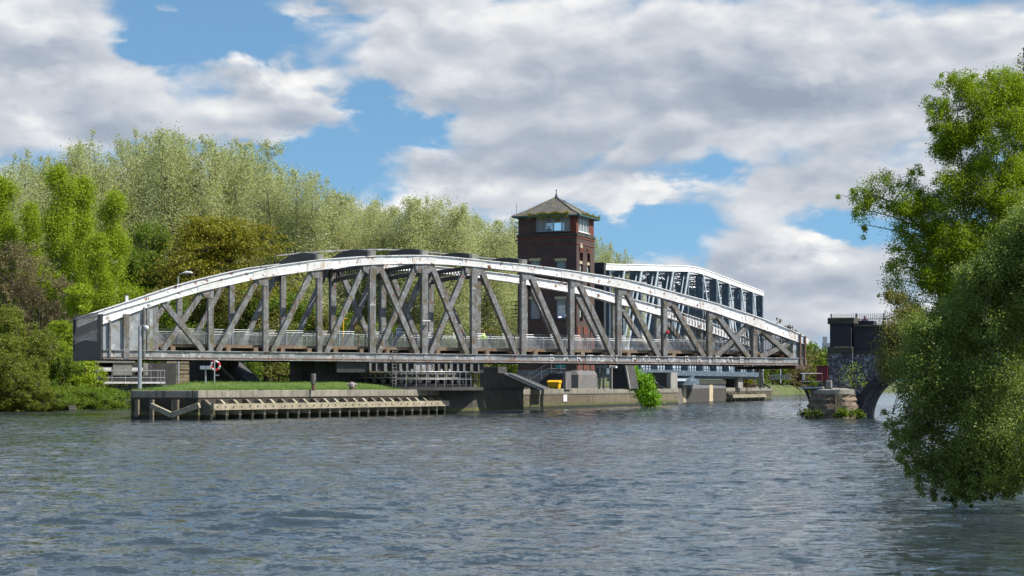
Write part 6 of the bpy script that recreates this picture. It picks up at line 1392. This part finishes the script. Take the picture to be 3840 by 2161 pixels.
# bushes on the left bank and behind the bridge
def bush(nm, seed, lm, H=6.0, W=3.6, leaves=12000, ls=.22, grp=None, st='round'): return round_tree(nm, seed, lm, H, W, .04, 26, leaves, ls, 'dark_bark', st, grp, 'bush', sh=.35)
def bushset(lst, key, mk, H):
    for (u, v, z, sx, lab, *b) in lst:
        global i_; i_ += 1
        inst(key, mk, u, v, z, lab, H, sx=sx, rz=i_*1.37, base=b[0] if b else None)
bushset([(-20, 1130, 170, 1.2, 'large olive green bush at the left edge of the view, above the water'), (70, 1175, 166, 1.0, 'olive green hawthorn bush near the left edge, hanging over the water'), (20, 1290, 161, 1.0, 'low olive bush at the waterline in the left corner'), (110, 1330, 163, .75, 'low dark olive bush left of the overgrown wall')], 'bush_olive', bush('hawthorn_bush', 71, 'haw', 6, 3.4, 26000, .14, 'olive bushes on the left bank'), 6.1)
bushset([(175, 1240, 178, .8, 'bright green bush beside the left end fascia of the bridge'), (235, 1310, 176, .7, 'bright green bush under the left corner of the bridge'), (262, 1450, 172, 1.6, 'low green bramble patch above the culvert', 1.2), (330, 1445, 177, 1.6, 'low green bramble patch left of the landing wall', 1.2), (150, 1440, 168, 1.6, 'low dark bramble patch left of the culvert', 1.0)], 'bush_bright', bush('bramble_bush', 72, 'green', 6, 3.4, 20000, .15, 'green bushes by the left end of the bridge'), 6.1)
bushset([(-30, 1250, 158, 1.2, 'olive bush over the water at the very left corner', .2), (40, 1360, 157.5, 1.4, 'low olive bush touching the water, left corner', .1), (125, 1425, 158.5, 1.7, 'low olive bush touching the water, left of the bramble', .1)], 'bush_olive', None, 6.1)
bushset([(195, 1468, 162, 2.6, 'dark bramble tumbling to the water left of the culvert mouth', .2), (305, 1462, 170, 2.8, 'green bramble tumbling to the water right of the culvert mouth', .3), (120, 1300, 172, 1.0, 'green bush in front of the overgrown wall'), (290, 1350, 194, .9, 'green bush behind the left end of the platform railing')], 'bush_bright', None, 6.1)
for k in range(30):
    row = k//10; j = k % 10; u = 100+j*29+row*11; z = 100.24/(.364-(u-U0)/FP)+(.9, 3.2, 5.6)[row]; gx_ = px(u, z); gz_ = ground_h(gx_, z)-.15
    inst('bush_bright', None, u, (1482, 1464, 1452)[row]-(k*5 % 9), z, ('dark green', 'fresh green', 'tall green')[row]+' bramble clump '+('at the waterline', 'halfway up', 'at the top')[row]+' of the left bank slope, '+('first', 'second', 'third', 'fourth', 'fifth', 'sixth', 'seventh', 'eighth', 'ninth', 'tenth')[j]+' from the left', 6.1, sx=1.9, rz=k*2.3, base=gz_)
names = ['below the left end of the truss', 'left of the orange maple', 'below the orange maple', 'right of the orange maple', 'behind the first full post', 'behind the second bay', 'behind the third bay', 'left of the blue building', 'right of the blue building', 'behind the middle posts', 'right of the middle posts', 'behind the yellow jacket', 'left of the tower base']
for k, nm_ in enumerate(names):
    u = 560+k*110; z = zbank(u)+6+(k*7 % 8)+(12 if k < 3 else 0); v = (1090, 1060, 1110, 1040, 1080, 1140, 1160, 1190, 1200, 1210, 1200, 1215, 1200)[k]
    inst('hedge%d' % (k % 2), bush('undergrowth_bush', 81+k % 2, 'olive' if k % 2 else 'green', 9, 5.0, 28000, .20, 'undergrowth bushes on the far bank behind the bridge'), u, v, z, ('olive' if k % 2 else 'dark green')+' undergrowth bush on the far bank, '+nm_, 9.2, sx=1.15, rz=k*1.1)
names = ['right of the dark ramp', 'over the soil slope', 'left of the tall timber post', 'behind the tall timber post', 'behind the cylindrical bollard', 'behind the tall gate fence', 'left of the counterweight']
for k, nm_ in enumerate(names):
    u = 900+k*62; z = zbank(u)+2.5+(k*3 % 4); inst('ivy%d' % (k % 2), bush('ivy_bush', 91+k % 2, 'dark' if k % 2 else 'green', 5, 3.0, 16000, .16, 'low shrubs seen under the bridge'), u, (1330, 1320, 1322, 1310, 1315, 1325, 1335)[k], z, ('dark ivy' if k % 2 else 'fresh green')+' shrub seen under the bridge, '+nm_, 5.1, sx=1.2, rz=k*2.1)
r = thing('timber_post', 'bare upright timber post among the shrubs under the bridge', 'post', (px(1102, 205), 205, 2.0)); MB().tube([(0, 0, 0), (.1, 0, 4.2)], [.19, .15], 8).build('shaft', 'timber', r); MB().tube([(.1, 0, 4.2), (.1, 0, 4.28)], [.16, .06], 8).build('top', 'old_timber', r)
# bright ivy on the quay
def ivy():
    z = 181.0; fx = kf(2410, z); L = []
    for (u, v, y, rx, rz) in [(2368, 1392, .5, .55, .6), (2385, 1415, .3, .7, .7), (2400, 1440, .2, .85, .8), (2425, 1425, .4, .55, .5), (2420, 1460, 0, .8, .6), (2440, 1478, -.2, .75, .65), (2428, 1500, -.3, .75, .65), (2452, 1500, -.3, .55, .6), (2360, 1430, .5, .5, .9), (2405, 1480, -.2, .5, .5)]: p = fx.hs(u, v, y); L.append((p[0], y, p[1]-1.86, rx, .6, rz))
    t = tree('ivy_clump', 'bright yellow green ivy clump tumbling over the brown quay wall', 'ivy', L, [[(-.6, .5, -.05), (-.4, .4, .9), (-.8, .4, 1.6)]], 15000, .15, LM['ivy'], 'dark_bark', 5, 'round', .015, .06, 330, shell=.5, spread=1.5)
    t.location = (fx.x, fx.y, 1.86); t.rotation_euler = (0, 0, fx.a)
ivy()
# far bank at the right
fl = [(2850, 1215, 455, 1.0, 'bare brown budding tree above the far right end of the bridge'), (2905, 1190, 470, .8, 'tall bare budding tree right of the aqueduct end'), (2960, 1235, 480, .9, 'brown budding tree behind the spiked gate at the bridge tip')]
for k, (u, v, z, sx, lab) in enumerate(fl): inst('farbud', round_tree('bare_tree', 64, 'bud', 12, 3.8, .15, 22, 5000, .24, 'bark', group='bare budding trees on the far bank'), u, v, z, lab, 12.2, sx=sx, rz=k)
fl = [(2760, 1330, 440), (2830, 1345, 446), (2900, 1330, 452), (2965, 1310, 470), (3020, 1275, 480), (3060, 1315, 490), (3110, 1300, 500), (3180, 1310, 500), (2990, 1350, 462), (3045, 1370, 466), (2930, 1380, 450), (2800, 1395, 432), (3090, 1380, 468)]
nm_ = ['under the right arm of the bridge', 'left of the blue fence', 'behind the blue fence', 'right of the bridge tip', 'tall one right of the bridge tip', 'left of the red roofed house', 'left of the abutment pillar', 'behind the abutment', 'above the grass right of the blue fence', 'above the far waterline', 'beside the thin pole', 'behind the far buttress', 'behind the red cabinet']
for k, (u, v, z) in enumerate(fl): inst('fb%d' % (k % 3), bush('bank_bush', 101+k % 3, ('olive', 'green', 'bud')[k % 3], 9, 5, 6000, .40, 'bushes on the far right bank'), u, v, z, ('olive', 'green', 'brownish')[k % 3]+' bush on the far right bank, '+nm_[k], 9.2, sx=1.3, rz=k*1.7)
r = first['fb0']
# gorse
inst('gorse', bush('gorse_bush', 120, 'maple', 5, 3, 4000, .3, None), 2800, 1385, 380, 'orange yellow gorse bush seen under the bridge near the far trestle', 5.1, sx=1.3, base=1.9)
inst('baresh', bush('bare_shrub', 121, 'bud', 4, 2.6, 500, .10, None), 2860, 1385, 268, 'leafless brown shrub beside the far trestle legs', 4.1, sx=.9, base=1.8)
# plants at the right abutment
def small(nm, lab, cat, u, v0, v1, z, rx, lm, leaves, ls, seed, bark='dark_bark', tr=.02, st='round'):
    h = (v1-v0)/FP*z; t = tree(nm, lab, cat, [(0, 0, h*.6, rx, rx, h*.35), (rx*.5, -.1, h*.4, rx*.7, rx*.6, h*.3), (-rx*.6, .1, h*.45, rx*.7, rx*.6, h*.3), (rx*.2, .1, h*.8, rx*.5, rx*.5, h*.18)], [[(0, 0, 0), (.03, 0, h*.5), (0, 0, h*.85)]], leaves, ls, LM[lm], bark, seed, st, .008, tr, max(20, leaves//25), shell=.3, spread=1.6)
    t.location = (px(u, z), z, hz_(v1, z)); return t
small('waterside_plant', 'dark green waterside plant at the left foot of the cutwater', 'plant', 3022, 1532, 1572, 123.6, .42, 'dark', 600, .13, 1)
small('waterside_plant', 'fresh green plant at the waterline in front of the cutwater', 'plant', 3065, 1538, 1570, 123, .36, 'dark', 500, .12, 2)
small('waterside_plant', 'bright green leafy plant at the waterline below the crumbling masonry', 'plant', 3158, 1530, 1572, 123, .42, 'green', 800, .13, 3)
small('waterside_plant', 'bright green leafy plant at the right foot of the cutwater beside the arch', 'plant', 3212, 1534, 1574, 123.6, .40, 'green', 700, .13, 4)
small('creeper', 'small creeper growing through the railing of the little platform', 'plant', 3052, 1425, 1462, 125.0, .28, 'green', 260, .09, 6)
small('sapling', 'yellow green sapling growing from the cutwater against the dark brick', 'tree', 3205, 1362, 1478, 123.9, .75, 'nbirch', 240, .12, 7, tr=.025)
small('sapling', 'thin nearly bare sapling rising from the water left of the cutwater', 'tree', 2999, 1440, 1565, 123.4, .42, 'bud', 110, .06, 8, tr=.022)
# --- the near trees at the right edge
def near_tree(nm, lab, cat, base, z, lob, stems, leaves, ls, lm, bark, seed, style, tr, clus, **k):
    """lobes given as picture point + depth offset + radii in metres"""
    bx, by, bz = base; L = []
    for (u, v, dz, rx, ry, rz) in lob: zz = z+dz; L.append((px(u, zz)-bx, zz-by, hz_(v, zz)-bz, rx, ry, rz))
    S = [[(px(u, z+d)-bx, z+d-by, hz_(v, z+d)-bz) for u, v, d in s] for s in stems]
    t = tree(nm, lab, cat, L, S, leaves, ls, LM[lm], bark, seed, style, k.pop('twig', .012), tr, clus, **k); t.location = base; return t
zb_ = 72.0
def fill(P, n, umax, r0, r1, dz, rg, vmax=None):
    """random lobes to the right of an outline given as (row, left column) pairs"""
    out = []
    for k in range(n):
        v = rg.uniform(P[0][0], P[-1][0]); 
        for a, b in zip(P, P[1:]):
            if v <= b[0]: e = a[1]+(b[1]-a[1])*(v-a[0])/(b[0]-a[0]); break
        q = rg.random()**.9; r_ = rg.uniform(r0, r1)*(.55+.45*min(1, q*4)); u = e+r_*FP/60*.7+(umax-e)*q; out.append((u, v, rg.uniform(-dz, dz)*(.3+.7*q), r_, r_*1.2, r_*.8))
    return out
rb = random.Random(31)
lob = fill([(285, 3500), (340, 3455), (480, 3450), (600, 3440), (650, 3390), (760, 3360), (900, 3340), (1000, 3330), (1100, 3345), (1300, 3390)], 170, 3840, .45, .85, 1.6, rb)
lob += [(3500, 300, 0, .3, .4, .3), (3560, 280, 0, .35, .4, .3), (3620, 275, .2, .4, .5, .3), (3700, 290, .2, .4, .5, .35), (3760, 320, .2, .5, .5, .4),
       (3420, 680, .2, .7, .8, .5), (3340, 665, 0, .55, .7, .45), (3270, 690, 0, .5, .6, .42), (3200, 720, .1, .38, .5, .32), (3155, 735, 0, .16, .2, .14), (3215, 790, 0, .33, .4, .5), (3240, 850, 0, .25, .3, .4), (3260, 740, 0, .5, .6, .45), (3400, 760, -.2, .8, 1, .6), (3330, 750, 0, .55, .7, .45), (3390, 850, 0, .45, .6, .6), (3370, 960, 0, .5, .6, .7), (3370, 1060, 0, .5, .5, .6), (3420, 900, 0, .6, .6, .7), (3440, 1010, .2, .65, .7, .8), (3400, 1140, .1, .55, .6, .6), (3480, 940, 0, .7, .7, .8), (3460, 820, 0, .6, .6, .6)]
near_tree('birch_tree', 'tall drooping birch on the right bank whose long limb reaches left over the abutment', 'tree', (px(3680, zb_), zb_, 1.2), zb_, lob, [[(3680, 1500, 0), (3650, 1150, 0), (3620, 800, .2), (3590, 420, 0)], [(3660, 1150, 0), (3500, 900, 0), (3350, 760, 0), (3230, 720, 0)], [(3680, 1300, 0), (3720, 900, 0), (3740, 560, 0)]], 380000, .066, 'nbirch', 'pale_bark', 200, 'weep', .08, 4200, shell=.1, spread=1.75, twig=.008)
zc_ = 68.0
lob = [(3360, 1120, 0, .35, .6, .22), (3320, 1110, 0, .3, .4, .16), (3420, 1190, .4, .5, .7, .45), (3360, 1240, 0, .55, .7, .5), (3450, 1300, 0, .7, .8, .8), (3340, 1330, 0, .5, .7, .6), (3400, 1400, .2, .5, .7, .5), (3320, 1400, .1, .3, .6, .35)]
near_tree('budding_shrub', 'twiggy half open shrub hanging over the abutment below the birch limb', 'bush', (px(3560, zc_), zc_, 1.0), zc_, lob, [[(3560, 1500, 0), (3480, 1320, 0), (3380, 1180, 0)], [(3560, 1500, 0), (3440, 1400, 0), (3350, 1340, 0)]], 22000, .06, 'olive', 'dark_bark', 201, 'round', .05, 330, shell=.2, spread=1.5)
zd_ = 84.0
near_tree('poplar_tree', 'dark brownish tree cut by the right edge of the view behind the birch', 'tree', (px(3960, zd_), zd_, 1.5), zd_, [(3835, 260, 0, .4, .5, .8), (3850, 420, 0, .6, .8, 1.2), (3900, 300, 0, 1, 1, 1.2), (3840, 620, 0, .9, 1, 1.4), (3920, 520, 0, 1.3, 1.4, 1.6), (3820, 850, 0, 1.1, 1.2, 1.6), (3900, 900, 0, 1.5, 1.5, 1.8), (3830, 1100, 0, 1.3, 1.3, 1.6), (3940, 1250, 0, 1.5, 1.5, 1.8), (3838, 190, 0, .12, .2, .5)], [[(3960, 1500, 0), (3930, 1000, 0), (3880, 600, 0), (3840, 200, 0)]], 22000, .10, 'olive', 'dark_bark', 202, 'up', .16, 600, shell=.2, spread=1.4)
ze_ = 33.5
lob = []; rg = random.Random(9)
edge = [(3560, 1010), (3500, 1080), (3440, 1150), (3400, 1230), (3380, 1320), (3330, 1400), (3340, 1490), (3380, 1570), (3400, 1650), (3480, 1700), (3520, 1780), (3560, 1830)]
def left_edge(v):
    P = [(740, 3800), (924, 3650), (1050, 3530), (1133, 3440), (1250, 3370), (1341, 3335), (1450, 3330), (1550, 3345), (1650, 3365), (1750, 3430), (1850, 3520)]
    for a, b in zip(P, P[1:]):
        if v <= b[0]: return a[1]+(b[1]-a[1])*(v-a[0])/(b[0]-a[0])
    return P[-1][1]
for k in range(150):
    v = rg.uniform(760, 1850); q = rg.random()**.95; r_ = rg.uniform(.24, .60); u = left_edge(v)+r_*215*.9+(3900-left_edge(v))*q; lob.append((u, v+(r_*150 if v < 1000 else 0), rg.uniform(-1.2, 1.4)*(.4+.6*q), r_, .55, r_*.72))
lob += [(3345, 1560, 0, .24, .3, .16), (3390, 1590, 0, .3, .3, .2), (3350, 1640, 0, .24, .3, .18), (3400, 1660, 0, .3, .3, .2), (3400, 1720, 0, .3, .3, .2), (3440, 1770, 0, .3, .3, .2), (3480, 1820, 0, .3, .3, .2), (3500, 1860, 0, .25, .3, .12), (3560, 1885, 0, .2, .3, .10), (3660, 1880, 0, .3, .3, .10), (3760, 1850, 0, .3, .3, .12)]
near_tree('willow_bush', 'big leafy grey green willow filling the right side and hanging down to the water', 'bush', (px(3900, ze_), ze_, .4), ze_, lob, [[(3900, 1800, 0), (3800, 1500, 0), (3700, 1250, 0), (3640, 1050, 0)], [(3900, 1800, 0), (3700, 1650, .5), (3560, 1480, .5), (3470, 1350, .3)], [(3900, 1800, 0), (3760, 1720, .3), (3600, 1640, .4), (3480, 1600, .3)], [(3900, 1800, .5), (3850, 1400, .5), (3820, 1000, 0), (3800, 850, 0)], [(3900, 1700, 1), (3650, 1450, .6), (3500, 1250, .4)]], 330000, .041, 'near', 'bark', 203, 'round', .035, 3600, shell=.5, spread=1.25, aspect=.6, twig=.004)
